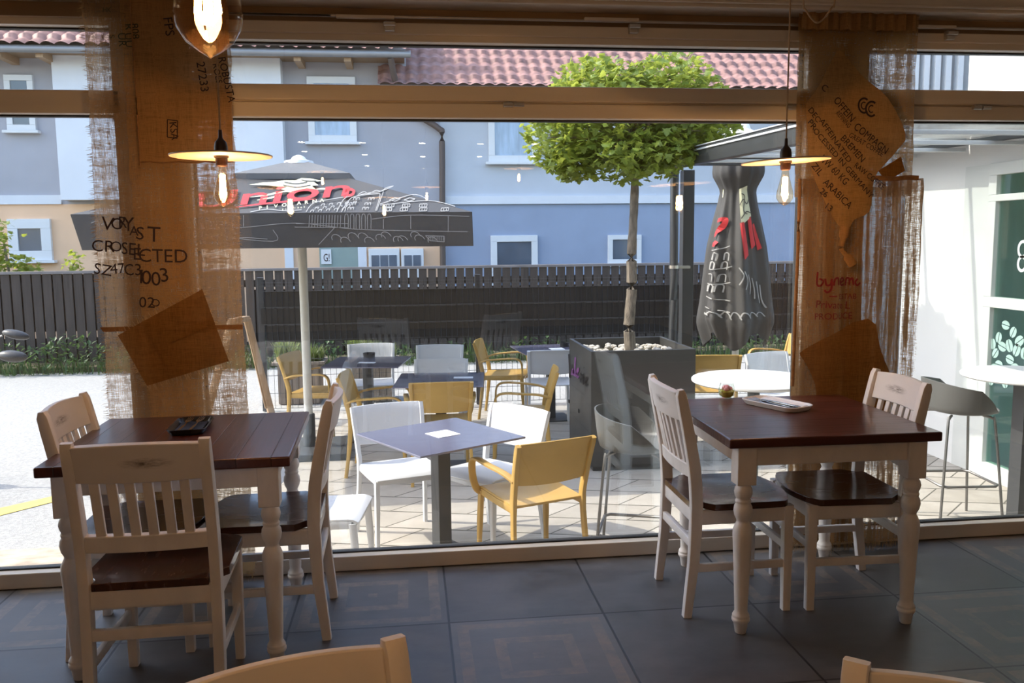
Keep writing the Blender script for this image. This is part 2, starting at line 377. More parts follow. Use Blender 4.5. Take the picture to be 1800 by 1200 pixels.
def window_unit(name, x0, x1, ztop, zt1, zt0, split):
    zb = .070
    root = bpy.data.objects.new(name, None); COL.objects.link(root); struct(root); root.location = (0, 0, 0)
    y0, y1 = YW, YW+.10
    def rail(b, xa, xb, za, zc, dy=0): span(b, xa, xb, y0+dy, y1, za, zc)
    mk('bottom_rail', M['frame'], root, lambda b: rail(b, x0, x1, 0.002, zb), smooth=False, bevel=.004)
    mk('head_rail', M['frame'], root, lambda b: (rail(b, x0, x1, ztop, 2.398), span(b, x0, x1, y0-.012, y0+.01, ztop+.028, 2.398)), smooth=False, bevel=.004)
    def tran(b):
        if split:
            rail(b, x0, x1, zt0, zt0+.062); span(b, x0, x1, y0-.012, y1, zt0+.070, zt1); span(b, x0, x1, y0+.012, y1, zt0+.05, zt0+.08)
        else: rail(b, x0, x1, zt0, zt1)
    mk('transom', M['frame'], root, tran, smooth=False, bevel=.004)
    j = .028
    for xa, xb in ((x0, x0+j), (x1-j, x1)):
        mk('jamb', M['frame'], root, lambda b: span(b, xa, xb, y0, y1, zb, ztop), smooth=False, bevel=.003)
    for za, zc, nm in ((zb, zt0, 'pane'), (zt1, ztop, 'pane')):
        xa, xb, g = x0+j, x1-j, .007
        p = mk(nm, M['pane'], root, lambda b: span(b, xa, xb, YW+.055, YW+.075, za, zc), smooth=False)
        def gk(b):
            for yy in (YW+.047,):
                span(b, xa, xb, yy, yy+.036, za, za+g); span(b, xa, xb, yy, yy+.036, zc-g, zc)
                span(b, xa, xa+g, yy, yy+.036, za+g, zc-g); span(b, xb-g, xb, yy, yy+.036, za+g, zc-g)
        mk('gasket', M['gasket'], p, gk, smooth=False)
    return root
win1 = window_unit('window_1', -3.2, -1.17, 2.367, 2.111, 2.016, False)
win2 = window_unit('window_2', -.93, 1.835, 2.323, 2.142, 2.008, True)
win3 = window_unit('window_3', 2.07, 4.3, 2.328, 2.146, 2.012, True)
def stay(win, px, py, x_from, x_to):
    p = at(px, py, YW-.02)
    mk('stay_bracket', M['steel'], win, lambda b: (box(b, (p.x, YW-.024, p.z), (.042, .026, .040)), box(b, (p.x, YW-.045, p.z+.006), (.05, .022, .016))), smooth=False, bevel=.004)
    mk('stay_arm', M['frame'], win, lambda b: box(b, (p.x-.10, YW-.035, p.z+.034), (.24, .02, .014)), smooth=False, bevel=.003)
    mk('operating_rod', M['steel'], win, lambda b: tube(b, [(x_from, YW-.03, 2.416), (x_to, YW-.03, 2.416)], .006), smooth=True)
stay(win2, 685, 47, -.75, 1.75); stay(win2, 1113, 51, -.75, -.3); stay(win3, 1668, 63, 2.3, 4.2)
for win, px, py in ((win2, 903, 184), (win2, 1400, 189), (win3, 1726, 189)):
    p = at(px, py, YW-.02)
    mk('hinge', M['steel'], win, lambda b: (tube(b, [(p.x-.045, YW-.02, p.z), (p.x-.004, YW-.02, p.z)], .011), tube(b, [(p.x+.002, YW-.02, p.z), (p.x+.045, YW-.02, p.z)], .009)))

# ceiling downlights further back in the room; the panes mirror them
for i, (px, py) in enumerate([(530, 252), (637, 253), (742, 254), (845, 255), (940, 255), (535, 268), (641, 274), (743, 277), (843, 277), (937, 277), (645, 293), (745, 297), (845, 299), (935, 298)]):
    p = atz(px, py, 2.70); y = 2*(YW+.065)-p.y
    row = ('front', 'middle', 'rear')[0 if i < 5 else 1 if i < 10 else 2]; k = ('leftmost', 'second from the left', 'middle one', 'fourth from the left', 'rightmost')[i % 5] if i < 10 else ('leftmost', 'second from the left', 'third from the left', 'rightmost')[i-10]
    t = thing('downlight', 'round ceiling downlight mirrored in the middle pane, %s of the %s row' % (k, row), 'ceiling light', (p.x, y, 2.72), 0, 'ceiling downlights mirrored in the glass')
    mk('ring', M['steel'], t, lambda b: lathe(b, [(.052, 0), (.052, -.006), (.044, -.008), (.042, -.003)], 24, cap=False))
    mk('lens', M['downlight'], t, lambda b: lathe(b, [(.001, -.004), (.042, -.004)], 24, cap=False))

# ------------------------------------------------------------------ dining tables
LEGP = [(.019, 0), (.021, .004), (.027, .042), (.031, .046), (.034, .052), (.034, .060), (.031, .064), (.033, .070), (.030, .076), (.024, .086), (.0245, .10), (.029, .22), (.034, .34), (.0365, .385), (.035, .405), (.027, .425),
        (.022, .434), (.024, .442), (.031, .456), (.035, .476), (.033, .492), (.027, .503), (.028, .508), (.030, .513), (.027, .519), (.026, .523), (.031, .533), (.034, .548), (.031, .562), (.025, .572), (.024, .578)]
def dining_table(label, loc, rz, topmat, along):
    t = thing('dining_table', label, 'table', loc, rz, 'dining tables by the window')
    sx, sy, lx, ly = .407, .398, .329, .338
    def top(b):
        span(b, -sx, sx, -sy, sy, .724, .760)
        for v in b.verts:
            v.co.x += .002*math.sin(v.co.y*40)
    mk('tabletop', topmat, t, top, bevel=.006, seg=3, smooth=True, ang=30)
    for ax in (-1, 1):
        for ay in (-1, 1):
            def leg(b):
                lathe(b, LEGP, 24, (ax*lx, ay*ly, 0))
                box(b, (ax*lx, ay*ly, .651), (.072, .072, .146))
            mk('leg', M['white_paint'], t, leg, bevel=.004)
    for ay in (-1, 1): mk('apron', M['white_paint'], t, lambda b: span(b, -lx+.034, lx-.034, ay*(ly+.008)-.011, ay*(ly+.008)+.011, .648, .724), bevel=.002)
    for ax in (-1, 1): mk('apron', M['white_paint'], t, lambda b: span(b, ax*(lx+.008)-.011, ax*(lx+.008)+.011, -ly+.034, ly-.034, .648, .724), bevel=.002)
    return t
LT = V((-.838, 3.292, 0)); RTB = V((1.541, 3.296, 0))
dining_table('dark red-brown plank table with white turned legs, left by the curtain, black tray on it', LT, .030, M['top_y'], 'y')
dining_table('dark red-brown plank table with white turned legs, on the right, candle jar on it', RTB, -.013, M['top_x'], 'x')

# ------------------------------------------------------------------ dining chairs
def back_y(z):   # the leaning, slightly curved line of the back
    P = [(0, -.222), (.22, -.195), (.45, -.186), (.60, -.197), (.76, -.228), (.92, -.262)]
    for (a, ya), (c, yc) in zip(P, P[1:]):
        if z <= c: return ya+(yc-ya)*(z-a)/(c-a)
    return P[-1][1]
def dining_chair(label):
    t = thing('dining_chair', label, 'chair', group='white slat back dining chairs')
    wp = M['white_paint']
    for s in (-1, 1):
        def post(b):
            zs = [0, .1, .22, .34, .45, .53, .60, .68, .76, .84, .886, .907]
            ys = [(back_y(max(0, z-.04))+back_y(z)+back_y(min(.92, z+.04)))/3 for z in zs]
            tk = [.034, .038, .042, .046, .048, .048, .048, .046, .044, .042, .038, .020]
            sweep(b, [(s*.193, y, z) for y, z in zip(ys, zs)], .034, tk, up=V((0, 1, 0)), n=12, power=7)
        mk('back_leg', wp, t, post, ang=35)
        def fl(b): sweep(b, [(s*.182, .190, 0), (s*.182, .190, .2), (s*.182, .190, .432)], [.032, .036, .040], [.032, .036, .040], up=V((0, 1, 0)), n=12, power=8)
        mk('front_leg', wp, t, fl, ang=35)
        mk('side_stretcher', wp, t, lambda b: sweep(b, [(s*.19, -.2, .195), (s*.184, .19, .195)], .020, .032, n=12, power=8))
        mk('side_rail', wp, t, lambda b: sweep(b, [(s*.19, -.19, .40), (s*.184, .19, .40)], .020, .060, n=12, power=8))
    mk('back_stretcher', wp, t, lambda b: sweep(b, [(-.185, -.198, .292), (.185, -.198, .292)], .022, .036, n=12, power=8))
    mk('front_stretcher', wp, t, lambda b: sweep(b, [(-.175, .19, .262), (.175, .19, .262)], .020, .032, n=12, power=8))
    mk('front_rail', wp, t, lambda b: sweep(b, [(-.18, .192, .402), (.18, .192, .402)], .020, .060, n=12, power=8))
    mk('back_rail', wp, t, lambda b: sweep(b, [(-.18, -.190, .402), (.18, -.190, .402)], .020, .060, n=12, power=8))
    def seat(b):
        def f(u, v):
            U = 2*u-1; y = -.205+.435*v - .030*U*U*v
            hw = .172+(.222-.172)*min(1, max(0, (v-.10)/.10)) - .010*v
            if v > .9: hw -= .05*((v-.9)/.1)**2
            dip = -.012*(1-abs(U)**2.5)*math.sin(PI*min(1, v*1.05))
            return (U*hw, y, .444+dip)
        panel(b, f, 24, 24, .025)
    mk('seat', M['seat_wood'], t, seat, bevel=.004)
    def rail(z0, z1, th, bow):
        def fn(b):
            def f(u, v):
                U = 2*u-1; z = z0+(z1-z0)*v
                if z0 > .7 and v > .5: z += .008*(1-U*U)*(v-.5)*2
                return (U*.178, back_y(z)-.006-bow*(1-U*U), z)
            panel(b, f, 16, 6, th)
        return fn
    mk('top_rail', M['worn_rail'], t, rail(.784, .896, .024, .022), bevel=.003)
    mk('lower_rail', wp, t, rail(.556, .610, .024, .014), bevel=.003)
    for k in range(6):
        x = -.128+.0512*k
        def sl(b):
            def f(u, v):
                z = .604+(.79-.604)*v; U = x/.178
                return (x+(u-.5)*.029, back_y(z)-.006-(.014+.008*v)*(1-U*U), z)
            panel(b, f, 2, 6, .013)
        mk('slat', wp, t, sl, bevel=.002)
    return t
c0 = dining_chair('white slat-back chair seen from behind, pulled up to the near side of the left table')
c0.location = (-.815, 2.835, 0); c0.rotation_euler = (0, 0, .02)
dup(c0, (-.565, 3.32, 0), PI/2+.02, 'white slat-back chair seen edge-on at the right side of the left table')
dup(c0, (-1.02, 3.285, 0), -PI/2+.01, 'white slat-back chair at the left side of the left table, against the bright road')
dup(c0, (1.272, 3.318, 0), -PI/2, 'white slat-back chair at the left side of the right table, near the glass jar')
dup(c0, (1.752, 3.30, 0), PI/2-.03, 'white slat-back chair at the right side of the right table, in front of the curtain')
def fore_chair(lx_, ly_, ang, left, label):
    # placed by the top of one back post
    rz = PI+ang; s = 1 if left else -1
    top = V((s*.193, -.258, 0)); R = Matrix.Rotation(rz, 3, 'Z'); q = R @ top
    return dup(c0, (lx_-q.x, ly_-q.y, 0), rz, label)
_p = atz(690, 1108, .917); fore_chair(_p.x, _p.y, .40, False, 'white chair back cut off at the bottom edge, left of centre, nearest the viewer')
_p = atz(1507, 1148, .917); fore_chair(_p.x, _p.y, -.70, True, 'white chair back cut off at the bottom right corner, only its post and rail showing')

# ------------------------------------------------------------------ things on the dining tables
def rrect(hx, hy, r, n=6):
    out = []
    for cx, cy, a0 in ((hx-r, hy-r, 0), (-hx+r, hy-r, PI/2), (-hx+r, -hy+r, PI), (hx-r, -hy+r, 1.5*PI)):
        for k in range(n+1):
            a = a0+PI/2*k/n; out.append((cx+r*math.cos(a), cy+r*math.sin(a)))
    return out
def dish(b, hx, hy, r, h, th=.005, flare=.012):
    lv = [(hx-flare-.01, hy-flare-.01, 0), (hx-flare, hy-flare, .001), (hx, hy, h), (hx-th*.6, hy-th*.6, h+.0015), (hx-th, hy-th, h), (hx-flare-th, hy-flare-th, th), (hx-flare-.02, hy-flare-.02, th)]
    rings = [[b.verts.new((x, y, z)) for x, y in rrect(a, c, min(r, a, c))] for a, c, z in lv]
    n = len(rings[0])
    for p, q in zip(rings, rings[1:]):
        for k in range(n): b.faces.new((p[k], p[(k+1) % n], q[(k+1) % n], q[k]))
    b.faces.new(rings[0][::-1]); b.faces.new(rings[-1])
def fork(label, cat, loc, rz, tilt=0, group=None):
    o = bmesh.new()
    sweep(o, smooth_path([(0, -.095, .004), (0, -.05, .003), (0, .01, .002), (0, .04, .004)], 4), [.013]*4+[.012]*4+[.006]*4+[.010], .002, n=8, power=4)
    panel(o, lambda u, v: ((u-.5)*(.012+.012*min(1, v*2)), .04+.03*v, .004+.002*v-.004*v*v), 4, 4, .0018)
    for k in range(4):
        x = -.0102+.0068*k; sweep(o, [(x, .068, .004), (x, .09, .004), (x, .108, .007)], [.0036, .003, .0018], .0016, n=6, power=3)
    f = obj('fork', o, M['cutlery']); f.location = loc; f.rotation_euler = (tilt, 0, rz); return tag(f, label, cat, group)
def knife(label, loc, rz, group=None):
    o = bmesh.new()
    sweep(o, [(0, -.10, .004), (0, -.02, .004), (0, 0, .004)], [.015, .012, .010], .004, n=8, power=4)
    panel(o, lambda u, v: ((u-.35)*.019*(1-.6*v**4), .11*v, .004), 3, 8, .0016)
    k = obj('knife', o, M['cutlery']); k.location = loc; k.rotation_euler = (0, 0, rz); return tag(k, label, 'knife', group)
tr = atz(335, 748, .775)
t = thing('serving_tray', 'small black rectangular tray with raised rim on the left table', 'tray', (tr.x, tr.y+.01, .7605), .06)
mk('body', M['black_tray'], t, lambda b: dish(b, .072, .128, .028, .022), bevel=0)
nb = mk('napkin', M['navy_napkin'], None, lambda b: panel(b, lambda u, v: ((u-.5)*.10, (v-.5)*.19, .001+.002*math.sin(7*u)), 8, 8, .002)); nb.location = (tr.x, tr.y+.01, .768); nb.rotation_euler = (0, 0, .06)
tag(nb, 'folded dark blue napkin lying in the black tray', 'napkin')
fork('left one of the two forks on the black tray', 'fork', (tr.x-.028, tr.y+.012, .7725), -.05, .07, 'forks on the black tray')
fork('right one of the two forks on the black tray', 'fork', (tr.x+.014, tr.y+.012, .7725), -.05, .07, 'forks on the black tray')
tw = (atz(1318, 699, .78)+atz(1412, 714, .78)+atz(1375, 693, .78)+atz(1358, 720, .78))/4
TRZ = .42
t = thing('serving_tray', 'oblong white glazed tray with wooden inside on the right table', 'tray', (tw.x, tw.y, .7605), TRZ)
mk('rim', M['tray_white'], t, lambda b: dish(b, .080, .150, .045, .021, .006))
mk('liner', M['tray_wood'], t, lambda b: prism(b, [(x, y, .006) for x, y in rrect(.064, .134, .036)], (0, 0, .002)))
Rz = Matrix.Rotation(TRZ, 3, 'Z')
def on_tray(x, y, z): q = Rz @ V((x, y, 0)); return (tw.x+q.x, tw.y+q.y, z)
nn = mk('napkin', M['napkin'], None, lambda b: panel(b, lambda u, v: ((u-.5)*.052, (v-.5)*.23, .004*math.sin(PI*u)), 8, 8, .006)); nn.location = on_tray(.035, -.01, .773); nn.rotation_euler = (0, 0, TRZ)
tag(nn, 'folded white paper napkin in the oblong tray on the right table', 'napkin')
nn = mk('napkin', M['navy_napkin'], None, lambda b: panel(b, lambda u, v: ((u-.5)*.06, (v-.5)*.20, 0), 4, 4, .003)); nn.location = on_tray(-.022, -.01, .7705); nn.rotation_euler = (0, 0, TRZ)
tag(nn, 'folded dark blue napkin under the forks in the oblong tray', 'napkin')
fork('left fork in the oblong tray on the right table', 'fork', on_tray(-.042, .01, .7725), TRZ+.04, .04, 'forks in the oblong tray')
fork('right fork in the oblong tray, next to the knives', 'fork', on_tray(-.014, .01, .7725), TRZ+.02, .04, 'forks in the oblong tray')
knife('table knife lying beside the forks in the oblong tray', on_tray(.004, -.02, .774), TRZ)
jp = atz(1277, 699, .762)
t = thing('candle_jar', 'small round glass jar with pink and green filling on the right table', 'candle jar', (jp.x, jp.y, .7605))
mk('glass', M['clear'], t, lambda b: lathe(b, [(.001, .001), (.022, .001), (.033, .014), (.037, .036), (.034, .056), (.029, .070), (.0275, .070), (.0325, .056), (.0355, .036), (.0315, .015), (.020, .005), (.001, .005)], 32, cap=False))
mk('moss', M['moss'], t, lambda b: lathe(b, [(.001, .0055), (.019, .0055), (.0308, .0155), (.0345, .032), (.030, .038), (.001, .040)], 24, cap=False), smooth=True)
def pk(b):
    for k in range(9):
        a = k*2.4; r = .020*math.sqrt(k/9); ball(b, (r*math.cos(a), r*math.sin(a), .053-.012*(k/9)), .0115, 2, (1, 1, .8))
mk('petals', M['pink'], t, pk)

# ------------------------------------------------------------------ pendant lamps
BULB = [(.013, 0), (.0135, -.012), (.016, -.03), (.023, -.06), (.030, -.085), (.032, -.10), (.030, -.113), (.022, -.126), (.010, -.135), (.003, -.139), (.0005, -.141)]
def pendant(label, loc, power, tilt=0, group='disc pendant lamps'):
    # loc is the centre of the disc
    t = thing('pendant_lamp', label, 'lamp', loc, 0, group)
    zc = 2.72-loc[2]
    mk('cord', M['cord'], t, lambda b: tube(b, [(0, 0, .075), (.002, 0, zc*.5), (0, 0, zc)], .0032, 8))
    mk('socket', M['bakelite'], t, lambda b: lathe(b, [(.002, .085), (.006, .085), (.007, .06), (.010, .055), (.019, .045), (.022, .03), (.022, .004), (.024, .003), (.024, -.006), (.020, -.008), (.019, -.03), (.016, -.034), (.001, -.034)], 24, cap=False))
    R = Matrix.Rotation(tilt, 3, 'Y')
    sh = mk('shade', M['shade'], t, lambda b: lathe(b, [(.0245, .000), (.165, -.003), (.1665, -.001), (.1665, .0015)], 64, cap=False, R=R))
    mk('shade_top', M['shade_top'], sh, lambda b: lathe(b, [(.0245, .0045), (.164, .0025), (.1665, .0016)], 64, cap=False, R=R))
    bl = mk('bulb', M['bulb'], t, lambda b: lathe(b, [(r, z-.03) for r, z in BULB], 32, cap=False))
    def fil(b):
        for k in range(6):
            a = k*PI/3+.4; x, y = .007*math.cos(a), .007*math.sin(a); x2, y2 = .011*math.cos(a+.5), .011*math.sin(a+.5)
            tube(b, [(x, y, -.062), ((x+x2)/2, (y+y2)/2, -.095), (x2, y2, -.128), (x2*.3, y2*.3, -.138)], .0028, 6)
    mk('filament', M['filament'], bl, fil)
    ld = bpy.data.lights.new('bulb_light', 'POINT'); ld.energy = power; ld.color = (1, .60, .30); ld.shadow_soft_size = .012
    lo = bpy.data.objects.new('bulb_light', ld); COL.objects.link(lo); lo.parent = bl; lo.location = (0, 0, -.100)
    return t
PW = 12.5
pl = at(389, 274, 3.02); pendant('disc pendant lamp with lit amber bulb over the left table, before the curtain', pl, PW, .0)
pr = at(1381, 283, 3.20); pendant('disc pendant lamp with lit amber bulb over the right table, in front of the pane', pr, PW, -.045)
pn = at(370, 103, .88); pendant('nearest pendant lamp, its big glowing bulb filling the top edge left', (pn.x, pn.y, pn.z+.171), PW*.55, .0)
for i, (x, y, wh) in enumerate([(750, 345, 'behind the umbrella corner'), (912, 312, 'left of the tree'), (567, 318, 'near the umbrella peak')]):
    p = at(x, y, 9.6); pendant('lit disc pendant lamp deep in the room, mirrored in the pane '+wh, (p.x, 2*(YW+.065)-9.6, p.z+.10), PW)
a = at(1412, -4, 3.3); c = at(1438, 40, 3.3); e = at(1468, -4, 3.3)
lp = mk('ceiling_cable', M['cord'], None, lambda b: tube(b, smooth_path([(a.x-.02, a.y, 2.72), a, (a.x+.012, a.y, (a.z+c.z)/2), (c.x, c.y, c.z), (e.x-.012, e.y, (e.z+c.z)/2+.01), e, (e.x+.02, e.y, 2.72)], 6), .0036, 8))
tag(lp, 'pale cable loop hanging from the ceiling above the right curtain', 'cable')

# ------------------------------------------------------------------ burlap curtains
YC = 3.735
def wob(x, z, seed): return mnoise.noise(V((x*3+seed, z*2.2, seed)))
def yl(x, z):
    g = .014*math.sin((x+1.3)*21)+.006*math.sin((x+1.3)*47+z*2)+.006*wob(x, z, 1)
    return YC+g*(.75+.25*z/2.5)
def fringe(b, edge, out, ln, n, yf, seed):
    rnd = random.Random(seed)
    for k in range(n):
        t = rnd.random(); p = edge(t); d = V((out[0], 0, out[1])); l = ln*(.4+.9*rnd.random())
        q = p+V((d.x*l+rnd.uniform(-.3, .3)*l*abs(d.z), rnd.uniform(-.003, .001), d.z*l+rnd.uniform(-.5, .3)*l*abs(d.x)))
        wv = V((0, 0, .0008)) if abs(d.x) > .5 else V((.0008, 0, 0))
        vs = [b.verts.new(v) for v in (p-wv, p+wv, q+wv*.5, q-wv*.5)]; b.faces.new(vs)
lc = thing('burlap_curtain', 'long burlap sack curtain left of the middle pane, with a dark square patch', 'curtain', (0, 0, 0), 0, 'burlap sack curtains')
def cloth(b, x0, x1, z0, z1, yf, nu=60, nv=80, dy=0, ej=.008, seed=0):
    def f(u, v):
        z = z0+(z1-z0)*v
        xa = x0(z)+ej*wob(0, z*5, seed) if callable(x0) else x0+ej*wob(0, z*5, seed)
        xb = x1(z)+ej*wob(9, z*5, seed) if callable(x1) else x1+ej*wob(9, z*5, seed)
        x = xa+(xb-xa)*u
        return (x, yf(x, z)+dy, z)
    panel(b, f, nu, nv)
XL0 = lambda z: -1.275-.03*max(0, (1.9-z)/1.9)+(.012 if z < 1.13 else 0)
mk('loose_panel', M['burlap_a'], lc, lambda b: cloth(b, XL0, lambda z: -1.085+.03*(1.8-z)/1.8*(z < 1.8), .05, 2.47, yl, 30, 90, seed=2)).parent = lc
XR0 = lambda z: -.705+.003*math.sin(z*9)-.012*max(0, (z-1.9))
mk('main_panel', burlap('main_burlap', (.54, .33, .145), .33, seed=12, trans=.42), lc, lambda b: cloth(b, lambda z: -1.125+.035*max(0, (1.8-z)/1.8), XR0, .04, 2.47, yl, 46, 90, dy=-.010, seed=3))
mk('hem', M['hem'], lc, lambda b: cloth(b, XL0, XR0, 1.118, 1.138, yl, 60, 1, dy=-.0125, seed=3))
# the flat printed sack sewn over the upper half
ys_ = lambda x, z: yl(x, z)*.5+YC*.5
sk = mk('sack', M['burlap_b'], lc, lambda b: cloth(b, -1.082, lambda z: -.712-.01*max(0, z-1.9), 1.812, 2.468, ys_, 40, 50, dy=-.020, ej=.004, seed=5))
mk('seam', M['hem'], sk, lambda b: (tube(b, [(-1.082, ys_(-1.082, z)-.022, z) for z in [1.80+.067*k for k in range(11)]], .003, 6), tube(b, [(-1.08+.0368*k, ys_(-1.08+.0368*k, 1.812)-.022, 1.812+.003*math.sin(k*2)) for k in range(11)], .003, 6)))
# square patch with frayed edges
PC = [V((-1.213, 0, 1.104)), V((-.862, 0, 1.291)), V((-.768, 0, .985)), V((-1.105, 0, .890))]
def pf(u, v, dy):
    p = PC[0].lerp(PC[1], u).lerp(PC[3].lerp(PC[2], u), v); return V((p.x, yl(p.x, p.z)*.4+YC*.6-dy, p.z))
pt = mk('patch', M['burlap_d'], lc, lambda b: panel(b, lambda u, v: pf(u, v, .027), 20, 20))
mk('patch_fold', M['burlap_d'], pt, lambda b: (panel(b, lambda u, v: pf(.30+.18*u, v, .031), 6, 16), panel(b, lambda u, v: pf(.3+.7*u, .38+.10*v, .033), 12, 4)))
def pfr(b):
    for i, (o, n) in enumerate((((-.45, .9), 60), ((.95, -.1), 70), ((.3, -1), 110), ((-1, -.2), 60))):
        A, B_ = ((0, 0, 1, 0), (1, 0, 1, 1), (0, 1, 1, 1), (0, 0, 0, 1))[i][:2], ((0, 0, 1, 0), (1, 0, 1, 1), (0, 1, 1, 1), (0, 0, 0, 1))[i][2:]
        fringe(b, lambda t: pf(A[0]+(B_[0]-A[0])*t, A[1]+(B_[1]-A[1])*t, .030), o, .022, n, None, i)
mk('fringe', M['fringe'], pt, pfr)['kind'] = 'stuff'
mk('left_fringe', M['fringe'], lc, lambda b: fringe(b, lambda t: V((XL0(t*2.4+.05)+.004, yl(-1.29, t*2.4)-.002, t*2.4+.05)), (-1, -.1), .02, 420, None, 5))['kind'] = 'stuff'
mk('right_fringe', M['fringe'], lc, lambda b: fringe(b, lambda t: V((XR0(t*2.4+.05)-.002, yl(-.7, t*2.4)-.012, t*2.4+.05)), (1, -.1), .010, 260, None, 6))['kind'] = 'stuff'
mk('bottom_fringe', M['fringe'], lc, lambda b: fringe(b, lambda t: V((-1.27+.56*t, yl(-1.27+.56*t, .05)-.012, .055)), (0, -1), .04, 260, None, 7))['kind'] = 'stuff'
def text_w(body):
    b = bmesh.new(); text_to(b, body, 1, lambda x, y: (x, y, 0)); w_ = max(v.co.x for v in b.verts); b.free(); return w_
def letters(name, m, par, items, yf):
    # each printed line is a part: (text, px, py, cap height in px, turn in degrees, squeeze) or (text, px, py, cap height, (end px, end py))
    for it in items:
        s_, px, py, hp = it[:4]; p = at(px, py, 3.70); k = 3.95/F_PX; sz = hp*k/.70; sq = it[5] if len(it) > 5 else 1
        if isinstance(it[4], tuple):
            e = at(it[4][0], it[4][1], 3.70); a = math.atan2(e.z-p.z, e.x-p.x); sq = math.hypot(e.z-p.z, e.x-p.x)/(text_w(s_)*sz)
        else: a = math.radians(it[4])
        ca, sa = math.cos(a), math.sin(a)
        def mp(x, y):
            x *= sq; X = p.x+x*ca-y*sa; Z = p.z+x*sa+y*ca; return (X, yf(X, Z), Z)
        mk(name, m, par, lambda b: text_to(b, s_, sz, mp), smooth=False)
mk_y = lambda x, z: yl(x, z)-.0155
ys_txt = lambda x, z: ys_(x, z)-.0235
letters('lettering', M['ink'], sk, [('FPS', 284, 28, 14, -84), ('27233', 344, 108, 13, -84), ('ROBUSTA', 383, 100, 11, -80), ('ROES', 373, 112, 9, -80), ('KSA', 295, 213, 11, -85)], ys_txt)
def ksa(b):
    c = [at(x, y, 3.7) for x, y in ((292, 209), (310, 211), (309, 242), (292, 240))]
    for p, q in zip(c, c[1:]+c[:1]): ribbon(b, [(p.x, p.z), (q.x, q.z)], .0035, lambda x, z: (x, ys_txt(x, z), z), 1)
mk('stamp_box', M['ink'], sk, ksa, smooth=False)
letters('green_lettering', M['ink_green'], lc, [('UR', 205, 56, 11, -88), ('UU', 217, 56, 11, -88), ('R', 218, 40, 11, -88), ('808', 229, 40, 11, -88), ('HK', 176, 18, 7, -5), ('S', 189, 60, 8, -80)], mk_y)
letters('stencil_lettering', M['ink'], lc, [('V', 173, 403, 21, -8), ('O', 189, 402, 18, -4), ('R', 203, 400, 18, -2), ('Y', 213, 405, 22, -4), ('A', 226, 413, 15, -6), ('S', 237, 420, 20, -6), ('T', 257, 424, 24, -4),
    ('CR', 157, 441, 18, -4), ('O', 189, 442, 16, 0), ('SEL', 208, 446, 19, -6), ('E', 232, 456, 19, -4), ('CTED', 242, 460, 21, -2, .95), ('SZ', 160, 480, 17, -12), ('47', 190, 482, 16, 4), ('C3', 214, 484, 18, 0), ('1', 238, 497, 22, -6), ('0', 247, 499, 22, -4), ('0', 264, 502, 22, 0), ('3', 280, 496, 22, 6), ('02', 243, 540, 17, -4), ('O', 262, 536, 12, -20)], mk_y)

rc = thing('burlap_curtain', 'burlap sack curtain at the right with a slanted printed coffee sack pinned on it', 'curtain', (0, 0, 0), 0, 'burlap sack curtains')
def yr(x, z):
    g = .016*math.sin((x-1.73)*34)*min(1, .35+max(0, z-1.2)*.5)+.010*math.sin((x-1.73)*17+.5)+.006*wob(x, z, 3)
    return YC+g
def yr2(x, z): return YC-.016+.012*math.sin((x-1.75)*26+.6)+.006*math.sin((x-1.75)*61)+.005*wob(x, z, 6)
mk('upper_panel', burlap('upper_burlap', (.44, .28, .13), .32, seed=21, trans=.42), rc, lambda b: cloth(b, 1.735, lambda z: 2.290+.004*math.sin(z*8), 1.66, 2.47, yr, 70, 50, seed=7))
mk('gathered_heading', M['burlap_b'], rc, lambda b: cloth(b, 1.74, 2.285, 2.39, 2.47, lambda x, z: YC-.012+.009*math.sin((x-1.7)*120)+.004*math.sin(x*70), 120, 4, seed=7))
mk('lower_panel', M['burlap_c'], rc, lambda b: cloth(b, lambda z: 1.742-.014*max(0, 1.4-z), lambda z: 2.338-.03*max(0, (1.2-z))*(z > .5), .035, 1.742, yr2, 80, 90, seed=8))
mk('rolled_edge', M['hem'], rc, lambda b: tube(b, [(2.02+.0325*k, yr2(2.02+.0325*k, 1.74)-.012, 1.742+.004*math.sin(k)) for k in range(10)], .011, 8))
mk('rolled_edge', M['hem'], rc, lambda b: tube(b, [(1.742-.014*max(0, 1.4-z)+.004, yr2(1.742, z)-.006, z) for z in [.8+.047*k for k in range(21)]], .008, 8))
SKP = [(1418, 182), (1440, 150), (1462, 108), (1475, 88), (1497, 112), (1520, 138), (1560, 172), (1592, 236), (1580, 262), (1545, 300), (1535, 330), (1528, 372), (1503, 386), (1489, 405), (1470, 392), (1448, 350), (1428, 300), (1419, 240)]
def ysk(x, z): return YC-.045+.006*wob(x, z, 11)+.005*math.sin((x+z)*25)
def sackf(b):
    P = [at(x, y, 3.70) for x, y in SKP]; c = sum(P, V((0, 0, 0)))/len(P)
    n = len(P); rings = []
    for j in range(7):
        t = j/6; rings.append([b.verts.new((q.x, ysk(q.x, q.z)+(.012 if j == 6 else 0), q.z)) for q in [c.lerp(p, max(.02, t)) for p in smooth_path(P+[P[0]], 3)[:-1]]])
    m_ = len(rings[0]); b.faces.new(rings[0])
    for p, q in zip(rings, rings[1:]):
        for k in range(m_): b.faces.new((p[k], p[(k+1) % m_], q[(k+1) % m_], q[k]))
rs = mk('coffee_sack', burlap('printed_burlap', (.50, .31, .135), .0, seed=31, trans=.38), rc, sackf, smooth=True, ang=180)
tl_ = [at(x, y, 3.70) for x, y in ((1585, 275), (1592, 300), (1560, 318), (1545, 300))]
mk('sack_corner', M['burlap_d'], rc, lambda b: prism(b, [(p.x, YC-.03, p.z) for p in tl_], (0, .003, 0)))
knot = [at(x, y, 3.68) for x, y in ((1487, 398), (1484, 420), (1480, 436), (1492, 452), (1503, 468))]
